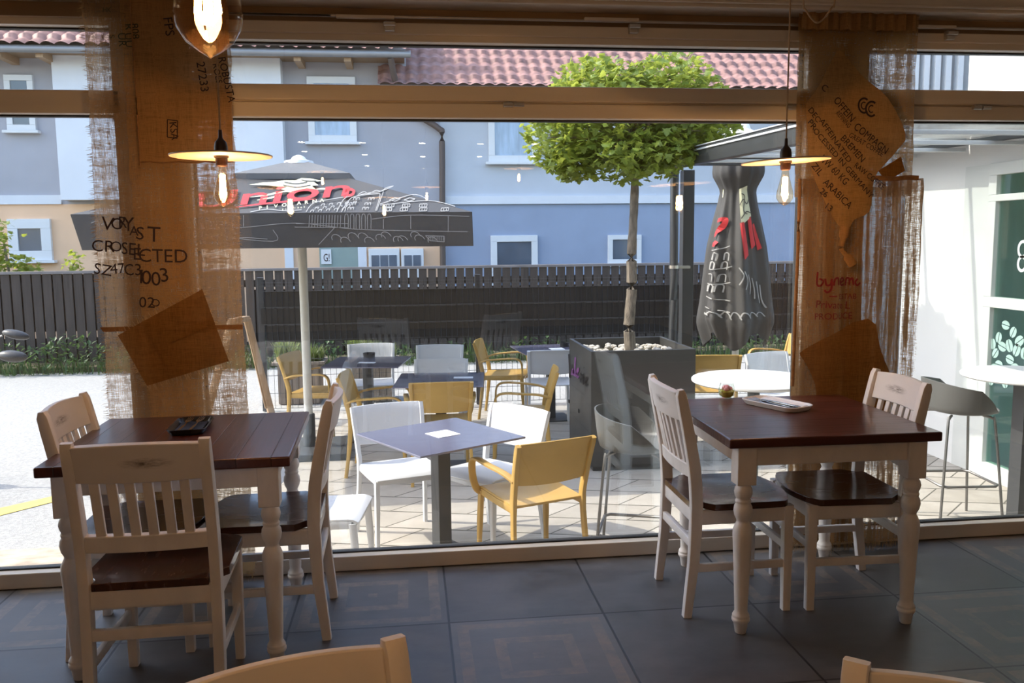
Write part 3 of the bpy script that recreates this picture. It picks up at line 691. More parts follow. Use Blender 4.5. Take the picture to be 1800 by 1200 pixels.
mk('sack_knot', M['burlap_b'], rc, lambda b: tube(b, smooth_path([(p.x, YC-.045, p.z) for p in knot], 4), [.022]*4+[.014]*4+[.010]*4+[.020]*4+[.006], 10))
ytxt = lambda x, z: ysk(x, z)-.0035
letters('lettering', M['ink'], rs, [('C', 1439, 156, 11, -40), ('OFFEIN', 1461, 178, 13, (1492, 216)), ('COMPAGN', 1496, 226, 13, (1552, 272)), ('REFINING', 1466, 200, 8, (1488, 226)), ('GREAT COFFEE', 1489, 240, 8, (1546, 276)), ('BREMEN', 1475, 244, 11, (1512, 286)), ('DEC', 1418, 194, 10, -50), ('AFFEINATED', 1438, 213, 10, (1488, 287)), ('RAW COFFEE', 1498, 293, 10, (1549, 334)),
    ('PR', 1416, 216, 11, -50), ('OCESSED IN GERMANY', 1425, 231, 10, (1526, 350)), ('NW 60 KG', 1437, 280, 12, (1482, 326)), ('ZIL', 1424, 292, 11, (1438, 310)), ('ARABICA', 1444, 322, 12, (1490, 368)), ('26', 1437, 338, 11, -40), ('13', 1444, 364, 11, -36)], ytxt)
def logo(b):
    for cx, cy in ((1517, 186), (1530, 192)):
        for rr_, wv in ((11, 3.2), (5.2, 2.0)):
            pts = []
            for k in range(15):
                a = math.radians(50+260*k/14); q = at(cx+rr_*.85*math.cos(a), cy-rr_*1.15*math.sin(a), 3.7); pts.append((q.x, q.z))
            ribbon(b, pts, wv*.0026, lambda x, z: (x, ytxt(x, z), z), 2)
mk('emblem', M['ink'], rs, logo, smooth=False)
y2t = lambda x, z: yr2(x, z)-.004
letters('red_lettering', M['ink_red'], rc, [('ESTAB', 1476, 526, 9, 0), ('Private L', 1436, 541, 13, -3), ('PRODUCE', 1434, 562, 11, 0)], y2t)
def scr(b):   # brush-script word
    for st in ([(1440, 478), (1439, 500), (1446, 502), (1450, 494), (1443, 490)], [(1453, 490), (1455, 501), (1461, 500), (1463, 490), (1462, 508), (1456, 514), (1452, 510)], [(1466, 502), (1468, 491), (1474, 489), (1475, 501)], [(1479, 497), (1487, 493), (1484, 488), (1479, 493), (1481, 501), (1488, 500)], [(1491, 502), (1493, 490), (1498, 490), (1498, 501)], [(1498, 494), (1503, 489), (1505, 501)], [(1512, 490), (1508, 496), (1511, 502), (1517, 497)]):
        pts = [at(x, y, 3.7) for x, y in st]; ribbon(b, [(p.x, p.z) for p in pts], .0085, lambda x, z: (x, y2t(x, z), z), 5)
    p, q = at(1459, 521, 3.7), at(1472, 521, 3.7); ribbon(b, [(p.x, p.z), (q.x, q.z)], .005, lambda x, z: (x, y2t(x, z), z), 1)
mk('script_lettering', M['ink_red'], rc, scr, smooth=False)
pp = [at(x, y, 3.70) for x, y in ((1409, 622), (1440, 600), (1528, 560), (1545, 610), (1570, 668), (1562, 690), (1545, 760), (1440, 760), (1436, 690), (1424, 650))]
def lp_(b):
    c = sum(pp, V((0, 0, 0)))/len(pp)
    rings = [[b.verts.new((q.x, yr2(q.x, q.z)-.012, q.z)) for q in [c.lerp(p, t) for p in smooth_path(pp+[pp[0]], 3)[:-1]]] for t in (.02, .25, .5, .75, 1)]
    m_ = len(rings[0]); b.faces.new(rings[0])
    for p, q in zip(rings, rings[1:]):
        for k in range(m_): b.faces.new((p[k], p[(k+1) % m_], q[(k+1) % m_], q[k]))
mk('patch', M['burlap_d'], rc, lp_, ang=180)
mk('bottom_fringe', M['fringe'], rc, lambda b: fringe(b, lambda t: V((1.76+.56*t, yr2(1.76+.56*t, .04)-.01, .045)), (0, -1), .04, 300, None, 17))['kind'] = 'stuff'
mk('left_fringe', M['fringe'], rc, lambda b: fringe(b, lambda t: V((1.72, yr2(1.74, t*.7)-.004, t*.7+.05)), (-1, -.2), .035, 130, None, 18))['kind'] = 'stuff'
mk('right_fringe', M['fringe'], rc, lambda b: fringe(b, lambda t: V((2.33, yr2(2.33, t*1.6)-.004, t*1.6+.1)), (1, -.1), .008, 160, None, 19))['kind'] = 'stuff'

# ------------------------------------------------------------------ outdoors: ground
M['paver'] = grid_mat('terrace_pavers', (.60, .30), [(.36, .325, .275), (.47, .43, .38)], .009, (.10, .09, .07), .85, off=(.1, .05), bump=.2, var_scale=7, rot=.5, brick=True)
M['asphalt'] = mat('pale_road', (.38, .37, .35), .9, var=.22, vs=45, bump=.5, bs=120)
M['flag'] = mat('flagstones', (.50, .40, .30), .85, var=.35, vs=5, stretch=(1.2, 2.2, 1), bump=.8, bs=9)
M['yellow_line'] = mat('yellow_road_paint', (.72, .55, .16), .8, var=.15, vs=20)
M['soil'] = mat('verge_soil', (.10, .09, .05), .95, var=.4, vs=20)
struct(mk('terrace', M['paver'], None, lambda b: span(b, -1.55, 7, 3.95, 9.62, ZG-.10, ZG), smooth=False))
struct(mk('road', M['asphalt'], None, lambda b: (span(b, -16, -1.55, 3.0, 13.25, ZG-.12, ZG-.01), span(b, -1.55, 14, 9.62, 13.25, ZG-.12, ZG-.01)), smooth=False))
struct(mk('flagstone_strip', M['flag'], None, lambda b: span(b, -8, -1.56, 3.95, 5.42, ZG-.10, ZG+.004), smooth=False))
yl1 = [atz(x, y, ZG) for x, y in ((-30, 898), (130, 862), (130, 871), (-30, 912))]
tag(mk('road_marking', M['yellow_line'], None, lambda b: prism(b, [(p.x, p.y, ZG-.008) for p in yl1], (0, 0, .003)), smooth=False), 'yellow painted line on the grey road beyond the flagstones, far left', 'road marking')
struct(mk('verge', M['soil'], None, lambda b: span(b, -16, 14, 13.25, 16.2, ZG-.12, ZG+.03), smooth=False))

# ------------------------------------------------------------------ terrace furniture
M['chair_white'] = mat('white_resin', (.66, .67, .69), .42, var=.03, vs=8)
M['chair_yellow'] = mat('mustard_resin', (.50, .31, .085), .45, var=.06, vs=8)
M['hpl'] = mat('navy_grey_laminate', (.155, .155, .225), .16, var=.08, vs=20, coat=.6)
M['charcoal'] = mat('charcoal_metal', (.055, .057, .060), .45, var=.1)
M['stool_leg'] = mat('grey_steel_rod', (.22, .21, .20), .4, metal=.7, var=.05)
M['grey_shell'] = mat('grey_resin', (.105, .105, .10), .42, var=.05)
M['hpl_white'] = mat('white_table_laminate', (.80, .80, .80), .25, var=.02)
def resin_chair(kind, label, arms):
    m = M['chair_yellow'] if arms else M['chair_white']
    t = thing('armchair' if arms else 'resin_chair', label, 'chair', group='mustard terrace armchairs' if arms else 'white terrace chairs')
    for s in (-1, 1):
        def post(b):
            P = [(s*.232, -.245, 0), (s*.222, -.212, .25), (s*.215, -.198, .44), (s*.216, -.205, .52), (s*.222, -.235, .64), (s*.228, -.272, .76), (s*.229, -.288, .805)]
            sweep(b, smooth_path(P, 3), [.026]*6+[.030]*6+[.030]*7, [.030]*3+[.038]*3+[.044]*6+[.036]*5+[.030]*2, up=V((0, 1, 0)), n=10, power=4)
        mk('back_leg', m, t, post)
        def fl(b):
            sweep(b, smooth_path([(s*.225, .232, 0), (s*.218, .222, .25), (s*.212, .210, .445)], 3), [.026]*3+[.030]*4, [.030]*3+[.040]*4, up=V((0, 1, 0)), n=10, power=4)
        mk('front_leg', m, t, fl)
        if arms:
            def arm(b):
                P = [(s*.218, -.225, .600), (s*.240, -.14, .628), (s*.262, .0, .642), (s*.268, .12, .650), (s*.268, .185, .638), (s*.266, .215, .60), (s*.258, .222, .52), (s*.240, .216, .458), (s*.214, .208, .436)]
                sp = smooth_path(P, 4)
                def upf(i): 
                    t_ = (sp[min(i+1, len(sp)-1)]-sp[max(i-1, 0)]).normalized(); return t_.cross(V((1, 0, 0)))*(-1)
                sweep(b, sp, .042, .017, up=upf, n=10, power=5)
            mk('arm', m, t, arm)
    def seat(b):
        def f(u, v):
            U = 2*u-1; y = -.205+.445*v; hw = .213+.006*v
            z = .452+.014*v-.022*(1-U*U)*math.sin(PI*min(1, v*1.1))-(.020*((v-.88)/.12)**2 if v > .88 else 0)
            return (U*hw, y, z)
        panel(b, f, 16, 18, .014)
    mk('seat', m, t, seat, bevel=.003)
    for s in (-1, 1): mk('seat_rail', m, t, lambda b: sweep(b, [(s*.211, -.195, .433), (s*.211, .0, .432), (s*.211, .205, .438)], .020, .040, n=10, power=5))
    mk('front_lip', m, t, lambda b: sweep(b, [(-.21, .214, .438), (0, .222, .430), (.21, .214, .438)], .022, .036, n=10, power=5))
    def back(b):
        def f(u, v):
            U = 2*u-1; z = .575+.235*v; y = -.225-.25*(z-.60)-.020*(1-U*U)-(.010*((v-.8)/.2)**2 if v > .8 else 0)
            if v < .15: y += .004
            return (U*.219, y, z-.010*(1-U*U)*(1-v)+.004*(1-U*U)*v)
        panel(b, f, 18, 10, .012)
    mk('backrest', m, t, back, bevel=.004)
    return t
def face(dx, dy): return math.atan2(dy, dx)-PI/2      # turn that makes local +Y look along (dx, dy)
def by_back(px1, py1, px2, py2, side=1):
    # pose from the two upper corners of the backrest
    a, c = atz(px1, py1, ZG+.805), atz(px2, py2, ZG+.805); mid = (a+c)/2; d = (c-a); d.z = 0; d.normalize()
    f = V((-d.y, d.x, 0))*side; return (mid.x+f.x*.288, mid.y+f.y*.288, ZG), face(f.x, f.y)
loc, rz = by_back(623, 716, 735, 706, -1)
wch = resin_chair('w', 'white terrace chair left of the diamond-set grey table, facing the viewer', False); wch.location = loc; wch.rotation_euler = (0, 0, rz)
loc, rz = by_back(872, 709, 957, 722, -1); dup(wch, loc, rz, 'white terrace chair at the right rear edge of the diamond-set grey table')
dup(wch, (-.50, 4.50, ZG), face(1, -.12), 'white terrace chair at lower left, only its seat and front leg showing')
dup(wch, (-.41, 8.70, ZG), face(.03, -1), 'white terrace chair behind the farthest left blue table')
dup(wch, (.26, 8.45, ZG), face(-.1, -1), 'white terrace chair with a light triangle on its back, right of the umbrella pole')
dup(wch, (.235, 7.40, ZG), face(-.1, -1), 'pale terrace chair just behind the second blue table')
dup(wch, (1.36, 8.36, ZG), face(.05, 1), 'pale terrace chair with its back to us, left of the big planter')
dup(wch, (3.34, 7.25, ZG), face(.3, -1), 'white terrace chair beside the right curtain, by the round white table')
loc, rz = by_back(921, 783, 1034, 768, 1)
ych = resin_chair('y', 'mustard armchair nearest the window, its back to us, right of the grey table', True); ych.location = loc; ych.rotation_euler = (0, 0, rz)
dup(ych, (.215, 6.66, ZG), face(.0, 1), 'mustard armchair with its flat back to us, just behind the diamond-set grey table')
dup(ych, (-.27, 6.95, ZG), face(1, -.12), 'mustard armchair left of the second blue table, facing right')
dup(ych, (-.90, 8.28, ZG), face(1, -.30), 'mustard armchair farthest left, behind the umbrella pole')
dup(ych, (.98, 9.00, ZG), face(1, -.25), 'mustard armchair farthest back, facing right toward the pale table')
dup(ych, (.90, 6.96, ZG), face(-1, .12), 'mustard armchair just left of the big planter, facing left')
dup(ych, (2.78, 7.72, ZG), face(.15, 1), 'mustard armchair behind the right end of the big planter')
dup(ych, (3.95, 8.75, ZG), face(-1, -.2), 'mustard armchair half hidden behind the left edge of the right curtain')
def terrace_table(label, x, y, rz):
    t = thing('terrace_table', label, 'table', (x, y, ZG), rz, 'square terrace tables')
    mk('tabletop', M['hpl'], t, lambda b: span(b, -.355, .355, -.355, .355, .728, .740), smooth=False, bevel=.002)
    mk('column', M['charcoal'], t, lambda b: span(b, -.042, .042, -.042, .042, .012, .728), smooth=False, bevel=.003)
    mk('base_plate', M['charcoal'], t, lambda b: span(b, -.20, .20, -.20, .20, 0, .012), smooth=False, bevel=.003)
    return t
T1 = (.152, 4.905, .545)
terrace_table('square grey terrace table set diamond-wise near the pane, white card at its centre', *T1)
terrace_table('dark blue square terrace table right behind the mustard chair back', .23, 6.95, -.09)
terrace_table('dark blue square terrace table to the right of the umbrella pole', -.415, 8.13, -.17)
terrace_table('pale-looking square terrace table beside the big planter, at the back', 1.44, 8.76, .10)
def card(label, x, y, rz, s=.13, s2=.13):
    o = mk('paper_card', M['napkin'], None, lambda b: span(b, -s/2, s/2, -s2/2, s2/2, 0, .002), smooth=False); o.location = (x, y, ZG+.7405); o.rotation_euler = (0, 0, rz)
    tag(o, label, 'card', 'paper cards on the terrace tables')
card('white square paper card at the centre of the diamond-set grey table', .17, 4.93, T1[2], .15, .15)
card('white paper card on the second blue table', .42, 7.0, -.1, .16, .08)
card('white paper card on the table right of the umbrella pole', -.42, 8.05, -.2, .16, .08)
card('white paper card on the pale-looking table by the planter', 1.50, 8.72, .1, .14, .14)
def ashtray(name, label, loc, r, h, m):
    o = mk(name, m, None, lambda b: lathe(b, [(.001, 0), (r*.9, 0), (r, h), (r*.86, h), (r*.8, .008), (.001, .008)], 24, cap=False)); o.location = loc; tag(o, label, name.replace('_', ' '), 'ashtrays outside')
q = atz(649, 628, ZG+.74); ashtray('ashtray', 'dark ashtray on the table right of the umbrella pole', (q.x, q.y, ZG+.7405), .06, .045, M['gasket'])
q = atz(992, 609, ZG+.74); ashtray('ashtray', 'dark ashtray on the pale-looking table by the planter', (q.x, q.y, ZG+.7405), .05, .045, M['gasket'])
def bar_table(label, x, y, r, square):
    t = thing('bar_table', label, 'table', (x, y, ZG), 0, 'tall round white tables')
    mk('tabletop', M['hpl_white'], t, lambda b: lathe(b, [(r-.01, 1.03), (r, 1.038), (r, 1.048), (r-.004, 1.052)], 64))
    mk('column', M['charcoal'], t, (lambda b: span(b, -.05, .05, -.05, .05, .012, 1.03)) if square else (lambda b: lathe(b, [(.035, .012), (.035, 1.03)], 24)), smooth=not square)
    mk('base_plate', M['charcoal'], t, lambda b: lathe(b, [(.23, 0), (.23, .01), (.05, .014)], 48))
    return t
bar_table('tall round white table behind the right dining table, lit dazzling white', 1.965, 4.70, .355, False)
bar_table('tall round white table on a dark column, cut off by the right edge', 3.585, 4.57, .355, True)
ashtray('ashtray', 'glass ashtray on the tall white table at the right edge', (3.72, 4.66, ZG+1.0525), .075, .05, M['clear'])
def bar_stool(label, loc, rz):
    t = thing('bar_stool', label, 'stool', loc, rz, 'grey bucket bar stools')
    def shell(b):
        def f(u, v):
            a = 2*PI*u; r = .20+.015*math.cos(2*a)
            bk = max(0, -math.sin(a)); sd = abs(math.cos(a)); hgt = .055+.155*bk**.7+.10*sd*(1-bk) if math.sin(a) < .55 else .012
            if 0 <= math.sin(a) < .55: hgt = .012+(.155-.012)*(1-math.sin(a)/.55)**.8
            if math.sin(a) < 0: hgt = .155+.045*bk
            if v < .55: k = v/.55; return (r*k*math.cos(a)*1.02, r*k*math.sin(a), .735+.018*k*k)
            k = (v-.55)/.45; return (r*(1.02+.17*k**.6)*math.cos(a), r*(1+.17*k**.6)*math.sin(a), .753+hgt*k)
        panel(b, f, 48, 16, .009)
    mk('seat_shell', M['grey_shell'], t, shell, ang=60)
    for sx in (-1, 1):
        for sy in (-1, 1):
            mk('leg', M['stool_leg'], t, lambda b: tube(b, smooth_path([(sx*.10, sy*.10, .728), (sx*.145, sy*.14, .715), (sx*.158, sy*.152, .66), (sx*.215, sy*.205, 0)], 4), .0085, 8))
    def fr(b):
        z = .29; k = .192
        P = [(-k, -k*.95, z+.08), (-k, -k*.95, z+.02), (-k+.03, -k*.95, z), (k-.03, -k*.95, z), (k, -k*.95+.03, z), (k, k*.95-.03, z), (k-.03, k*.95, z), (-k+.03, k*.95, z), (-k, k*.95-.03, z), (-k, -k*.95+.03, z)]
        tube(b, P[2:]+[P[2]], .0085, 8)
    mk('footrest', M['stool_leg'], t, fr)
    return t
s1 = bar_stool('grey bucket bar stool in front of the planter, behind the right dining table chair', (1.195, 4.45, ZG), face(1, -.35))
dup(s1, (3.50, 5.06, ZG), face(1, -.10), 'grey bucket bar stool at the right edge, seen beyond the dining table corner')

# ------------------------------------------------------------------ open umbrella
M['canvas'] = mat('charcoal_canvas', (.060, .058, .056), .65, var=.12, vs=5, bump=.1, bs=200)
M['canvas_white'] = mat('white_cap', (.78, .78, .76), .6, var=.03)
M['pole_white'] = mat('pale_pole', (.62, .60, .54), .45, var=.03)
M['print_red'] = mat('red_print', (.62, .035, .04), .7, var=.05)
M['print_cream'] = mat('cream_print', (.70, .68, .46), .7, var=.06)
M['print_line'] = mat('pale_line_print', (.36, .35, .33), .7, var=.06)
UX, UY, UH, VH, ZB, ZV, ZT_, ZA = -.925, 7.665, 1.385, .43, 1.445, 1.69, 2.005, 2.19
um = thing('market_umbrella', 'open charcoal market umbrella with red script lettering over the terrace tables', 'umbrella', (0, 0, 0), 0)
def corners(h, z): return [V((UX-h, UY-h, z)), V((UX+h, UY-h, z)), V((UX+h, UY+h, z)), V((UX-h, UY+h, z))]
def canopy(b):
    A, B_ = corners(UH, ZV), corners(VH*.6, ZT_+.06)
    for i in range(4):
        a, c, d, e = A[i], A[(i+1) % 4], B_[(i+1) % 4], B_[i]
        def f(u, v):
            p = a.lerp(c, u).lerp(e.lerp(d, u), v); p.z -= .035*math.sin(PI*u)*math.sin(PI*v)*.6; return p
        panel(b, f, 20, 14, .004)
cn = mk('canopy', M['canvas'], um, canopy, ang=30)
for i in range(4):
    def val(b):
        A, B_ = corners(UH, ZV), corners(UH+.005, ZB)
        for q in (B_[0], B_[3]): q.x += .07
        a, c, d, e = A[i], A[(i+1) % 4], B_[(i+1) % 4], B_[i]
        n = (c-a).cross(V((0, 0, 1))).normalized()
        panel(b, lambda u, v: a.lerp(c, u).lerp(e.lerp(d, u), v)+n*(.012*math.sin(u*19)*v), 40, 6, .004)
    mk('valance', M['canvas'], um, val)
def vent(b):
    A, B_ = corners(VH+.03, ZT_+.035), [V((UX, UY, ZA-.02))]*4
    for i in range(4):
        a, c = A[i], A[(i+1) % 4]
        panel(b, lambda u, v: a.lerp(c, u).lerp(B_[0]+(a.lerp(c, u)-V((UX, UY, ZT_)))*.12, v), 10, 6, .004)
    for i in range(4):
        a, c = A[i], A[(i+1) % 4]; panel(b, lambda u, v: a.lerp(c, u)-V((0, 0, .045*v)), 4, 1, .004)
mk('vent_cap', mat('faded_canvas', (.16, .155, .15), .7, var=.1, vs=6), um, vent, ang=30)
mk('top_cap', M['canvas_white'], um, lambda b: lathe(b, [(.13, 0), (.12, .025), (.07, .035), (.05, .06), (.02, .075), (.001, .078)], 24, (UX, UY, ZA-.035)))
mk('pole', M['pole_white'], um, lambda b: lathe(b, [(.038, ZG+.06), (.038, ZA-.05)], 24, (UX, UY, 0)))
mk('base', M['charcoal'], um, lambda b: (span(b, UX-.35, UX+.35, UY-.35, UY+.35, ZG, ZG+.06), lathe(b, [(.055, ZG+.06), (.055, ZG+.35)], 20, (UX, UY, 0))), smooth=False, bevel=.006)
def ribs(b):
    for c in corners(UH-.01, ZV-.01): tube(b, [(UX, UY, ZT_+.02), c], .012, 6)
    for k in range(4):
        c = (corners(UH-.01, ZV-.01)[k]+corners(UH-.01, ZV-.01)[(k+1) % 4])/2; tube(b, [(UX, UY, ZT_+.02), c], .012, 6)
mk('ribs', M['charcoal'], um, ribs)
# print on the front slope and valance
_a, _b, _c = V((UX-UH, UY-UH, ZV)), V((UX+UH, UY-UH, ZV)), V((UX, UY-VH*.6, ZT_+.06))
NF = (_b-_a).cross(_c-_a).normalized()
if NF.z < 0: NF = -NF
def slope(x, y): return onp(x, y, _a, NF)+NF*.007
def vface(x, y): return onp(x, y, V((0, UY-UH-.018, 0)), V((0, 1, 0)))
def strokes(L, wid, mp, sm=5):
    def fn(b):
        for st in L: ribbon(b, st, wid, mp, sm if len(st) > 2 else 1)
    return fn
def redword(b):
    def mp(tx, ty): x = 336+tx*1.0+ty*.30; return slope(x, 345.5+(604-x)*.088-ty*(1.0 if ty > 0 else .6))
    sc_ = 275/text_w('Union')
    text_to(b, 'Union', 1, lambda tx, ty: mp(tx*sc_, ty*40), bold=.010)
    ribbon(b, [(604, 347), (618, 344), (622, 337), (614, 334), (606, 338)], 4.5, slope, 5); ribbon(b, [(400, 368), (450, 361), (520, 354), (556, 351)], 3.0, slope, 5, True)
mk('red_lettering', M['print_red'], cn, redword, smooth=False)
def arc_text(b):
    n = 'PIVOVARNA'
    for k, ch in enumerate(n):
        x = 455+13.4*k; y = 370-13.5*(k/8)
        def mp(tx, ty): return slope(x+tx*9.5, y-ty*7.0-.10*tx*9.5)
        text_to(b, ch, 1.15, mp, bold=.02)
    for k, ch in enumerate('EST 1864'):
        x = 496+5.4*k; y = 371-5*(k/8)
        text_to(b, ch, 1.0, lambda tx, ty: slope(x+tx*4.6, y-ty*4.0))
mk('cream_lettering', M['print_cream'], cn, arc_text, smooth=False)
wing = [(438, 326), (462, 322), (482, 321), (500, 318), (520, 318), (530, 314), (546, 315), (566, 319), (552, 321), (560, 327), (548, 328), (556, 335), (540, 332), (526, 336), (508, 338), (494, 334), (505, 329), (486, 329), (470, 327)]
def dragon(b):
    vs = [b.verts.new(slope(x, y)) for x, y in wing]; b.faces.new(vs)
    for st in ([(440, 348), (470, 344), (498, 338), (520, 340)], [(452, 353), (476, 349), (492, 344)], [(556, 334), (568, 333), (574, 334)]): ribbon(b, st, 3.0, slope, 4, True)
mk('emblem', M['print_cream'], cn, dragon, smooth=False)
mk('emblem_lines', M['canvas'], cn, strokes([[(500, 322), (520, 325), (540, 322)], [(498, 327), (522, 331), (546, 327)], [(530, 318), (540, 320), (556, 320)]], 1.6, lambda x, y: slope(x, y)+NF*.003), smooth=False)
art = [[(538, 374), (552, 358), (590, 350), (618, 346)], [(592, 374), (604, 352), (616, 346)], [(600, 374), (612, 354)], [(628, 345), (650, 340), (668, 338), (692, 328)], [(606, 373), (618, 349), (660, 342), (668, 345), (660, 372)], [(674, 338), (662, 372)], [(668, 360), (700, 350), (730, 343), (752, 352)], [(668, 362), (752, 354), (800, 364)], [(440, 374), (470, 369), (500, 372), (530, 370)], [(630, 343), (640, 338), (648, 342), (660, 336), (670, 337), (680, 331), (692, 328)]]
def small_windows():
    L = []
    for r_, (y0, x0) in enumerate(((360, 566), (366, 556), (371, 549))):
        for k in range(5): x = x0+14*k-r_; y = y0-2.2*k*.5; L += [[(x, y), (x+5, y-.6)], [(x, y), (x-1.6, y+3.4)], [(x+5, y-.6), (x+3.6, y+3.0)]]
    for y0, xs in ((349, (622, 648)), (358, (615, 642)), (366, (612, 638))):
        for x in xs:
            for d in (0, 6): L += [[(x+d, y0), (x+d+4, y0-.6)], [(x+d, y0), (x+d-1, y0+4)], [(x+d+4, y0-.6), (x+d+3.2, y0+3.6)]]
    for y0, xs in ((360, (680, 708, 738)), (367, (676, 704, 738, 776))):
        for x in xs: L += [[(x, y0), (x+13, y0-.4)], [(x+13, y0-.4), (x+12, y0+5)], [(x+12, y0+5), (x-1, y0+5.4)], [(x-1, y0+5.4), (x, y0)], [(x+4, y0+1.2), (x+3.6, y0+4)], [(x+9, y0+1), (x+8.6, y0+4)]]
    for x in (690, 716): L += [[(x-6, 353), (x+4, 349)], [(x+4, 349), (x+14, 351)], [(x+14, 351), (x+4, 355)], [(x+4, 355), (x-6, 353)]]
    return L
mk('line_drawing', M['print_line'], cn, strokes(art+small_windows(), 1.15, slope), smooth=False)
va = [[(300, 404), (420, 400), (520, 392), (616, 402), (700, 405), (822, 407)], [(428, 378), (428, 398)], [(520, 393), (612, 393)], [(518, 399), (612, 400)], [(654, 385), (720, 378), (825, 380)], [(674, 385), (674, 402)], [(722, 379), (722, 402)], [(788, 380), (788, 408)], [(360, 412), (480, 424), (480, 404)], [(380, 430), (420, 418), (470, 420)], [(560, 430), (588, 400)]]
for k in range(12): va.append([(544+5*k, 378), (543+5*k, 399)])
for k in range(5): va += [[(606+10*k, 402), (606+10*k, 380), (609+10*k, 376), (612+10*k, 380), (612+10*k, 402)]]
for k in range(12):
    cx = 592+15*k+4*math.sin(k*3); cy = 420+5*math.sin(k*1.9); va.append([(cx+9*math.cos(a*.55+2.6), cy-8*math.sin(a*.55-.2)) for a in range(7)])
for k in range(16): va.append([(752+1.8*k, 415), (752+1.8*k, 423)]) if k % 2 else None
va += [[(748, 414), (781, 415)], [(781, 415), (781, 425)], [(781, 425), (756, 423)], [(756, 423), (748, 414)]]
for k in range(14): va.append([(160+18*k, 392+3*math.sin(k)), (172+18*k, 389+3*math.sin(k*2)), (176+18*k, 404)])
vs_ = [o for o in um.children if o.name.startswith('valance')][0]
mk('line_drawing', M['print_line'], vs_, strokes([s for s in va if s], 1.0, vface), smooth=False)

# ------------------------------------------------------------------ closed umbrella
cu_ = thing('folded_umbrella', 'closed charcoal umbrella hanging in folds behind the pergola beam', 'umbrella', (0, 0, 0), 0)
CX, CY = 3.345, 8.5
prof = [(.42, .30, .05), (.60, .36, .07), (.66, .37, .075), (.8, .345, .07), (1.1, .315, .06), (1.4, .28, .05), (1.65, .23, .04), (1.85, .185, .03), (1.96, .17, .02), (2.02, .20, .02), (2.12, .25, .03), (2.30, .24, .03), (2.42, .17, .02), (2.52, .10, .01)]
def cur(z, a):
    for (z0, r0, f0), (z1, r1, f1) in zip(prof, prof[1:]):
        if z <= z1:
            k = max(0, (z-z0)/(z1-z0)); r = r0+(r1-r0)*k; f = f0+(f1-f0)*k; break
    else: r, f = prof[-1][1:]
    r += f*math.sin(a*7+1.2*math.sin(z*1.3))*.50+f*.25*math.sin(a*15+z*2)
    return V((CX+r*math.cos(a), CY+r*math.sin(a)*.9, z+(.10*math.sin(a*4)*max(0, (.75-z)/.35) if z < .75 else 0)))
cv_ = mk('canopy', M['canvas'], cu_, lambda b: panel(b, lambda u, v: cur(.44+2.08*v, 2*PI*u), 120, 50), ang=60)
mk('top_cap', M['canvas_white'], cu_, lambda b: (lathe(b, [(.17, 0), (.15, .03), (.11, .05), (.09, .10), (.05, .13), (.001, .135)], 24, (CX, CY, 2.52))))
mk('pole', M['pole_white'], cu_, lambda b: lathe(b, [(.035, ZG+.05), (.035, 2.6)], 20, (CX, CY, 0)))
mk('base', M['charcoal'], cu_, lambda b: span(b, CX-.3, CX+.3, CY-.3, CY+.3, ZG, ZG+.05), smooth=False, bevel=.005)
def onfold(x, y):
    # photo-drawn print wrapped on to the folds: angle from across, height from down
    p = at(x, y, CY-.22); t = max(-.98, min(.98, (p.x-CX)/.30)); a = -PI/2+math.asin(t)
    q = cur(p.z, a); o = V((math.cos(a), math.sin(a), 0)); return q+o*.022
mk('red_print', M['print_red'], cv_, strokes([[(1249, 425), (1252, 392), (1266, 386), (1274, 386), (1270, 400), (1256, 418), (1254, 428), (1262, 430), (1266, 424)]], 7, onfold), smooth=False)
def redp(b):
    for poly in ([(1298, 392), (1306, 390), (1312, 448), (1304, 456)], [(1314, 384), (1322, 380), (1328, 430), (1318, 438)], [(1326, 395), (1332, 392), (1337, 436), (1332, 440)]):
        (x0, y0), (x1, y1), (x2, y2), (x3, y3) = poly
        panel(b, lambda u, v: onfold((x0+(x1-x0)*u)*(1-v)+(x3+(x2-x3)*u)*v, (y0+(y1-y0)*u)*(1-v)+(y3+(y2-y3)*u)*v), 3, 12)
mk('red_print', M['print_red'], cv_, redp, smooth=False)
def crm(b):
    for poly in ([(1297, 332), (1316, 326), (1324, 380), (1300, 396)], [(1258, 334), (1266, 330), (1264, 345), (1258, 348)]):
        (x0, y0), (x1, y1), (x2, y2), (x3, y3) = poly
        panel(b, lambda u, v: onfold((x0+(x1-x0)*u)*(1-v)+(x3+(x2-x3)*u)*v, (y0+(y1-y0)*u)*(1-v)+(y3+(y2-y3)*u)*v), 4, 12)
mk('emblem', M['print_cream'], cv_, crm, smooth=False)
mk('emblem_lines', M['canvas'], cv_, strokes([[(1298, 360), (1306, 350), (1314, 358), (1320, 350)], [(1302, 340), (1310, 345), (1306, 370), (1314, 376)], [(1300, 384), (1312, 372), (1322, 374)]], 1.8, lambda x, y: onfold(x, y)+V((0, -.006, 0))), smooth=False)
fa = [[(1246, 436), (1262, 440), (1282, 432)], [(1242, 468), (1262, 474), (1286, 468)], [(1240, 490), (1262, 500), (1284, 496)], [(1234, 520), (1250, 538), (1284, 548)], [(1240, 512), (1262, 524), (1284, 528)], [(1244, 440), (1238, 500)]]
for y, xs in ((444, (1250, 1262, 1274)), (460, (1248, 1260, 1272)), (482, (1246, 1258, 1270)), (500, (1244, 1252, 1260, 1268))):
    for x in xs: fa.append([(x, y+13), (x+1, y+2), (x+4, y), (x+7, y+3), (x+6, y+14)])
for k in range(8): fa.append([(1236+12*k, 556), (1240+12*k, 548), (1246+12*k, 550), (1250+12*k, 558)])
for k in range(6): fa.append([(1296+7*k, 470+6*k), (1302+6*k, 484+8*k), (1296+8*k, 500+8*k)])
mk('line_drawing', M['print_line'], cv_, strokes(fa, 1.7, onfold), smooth=False)

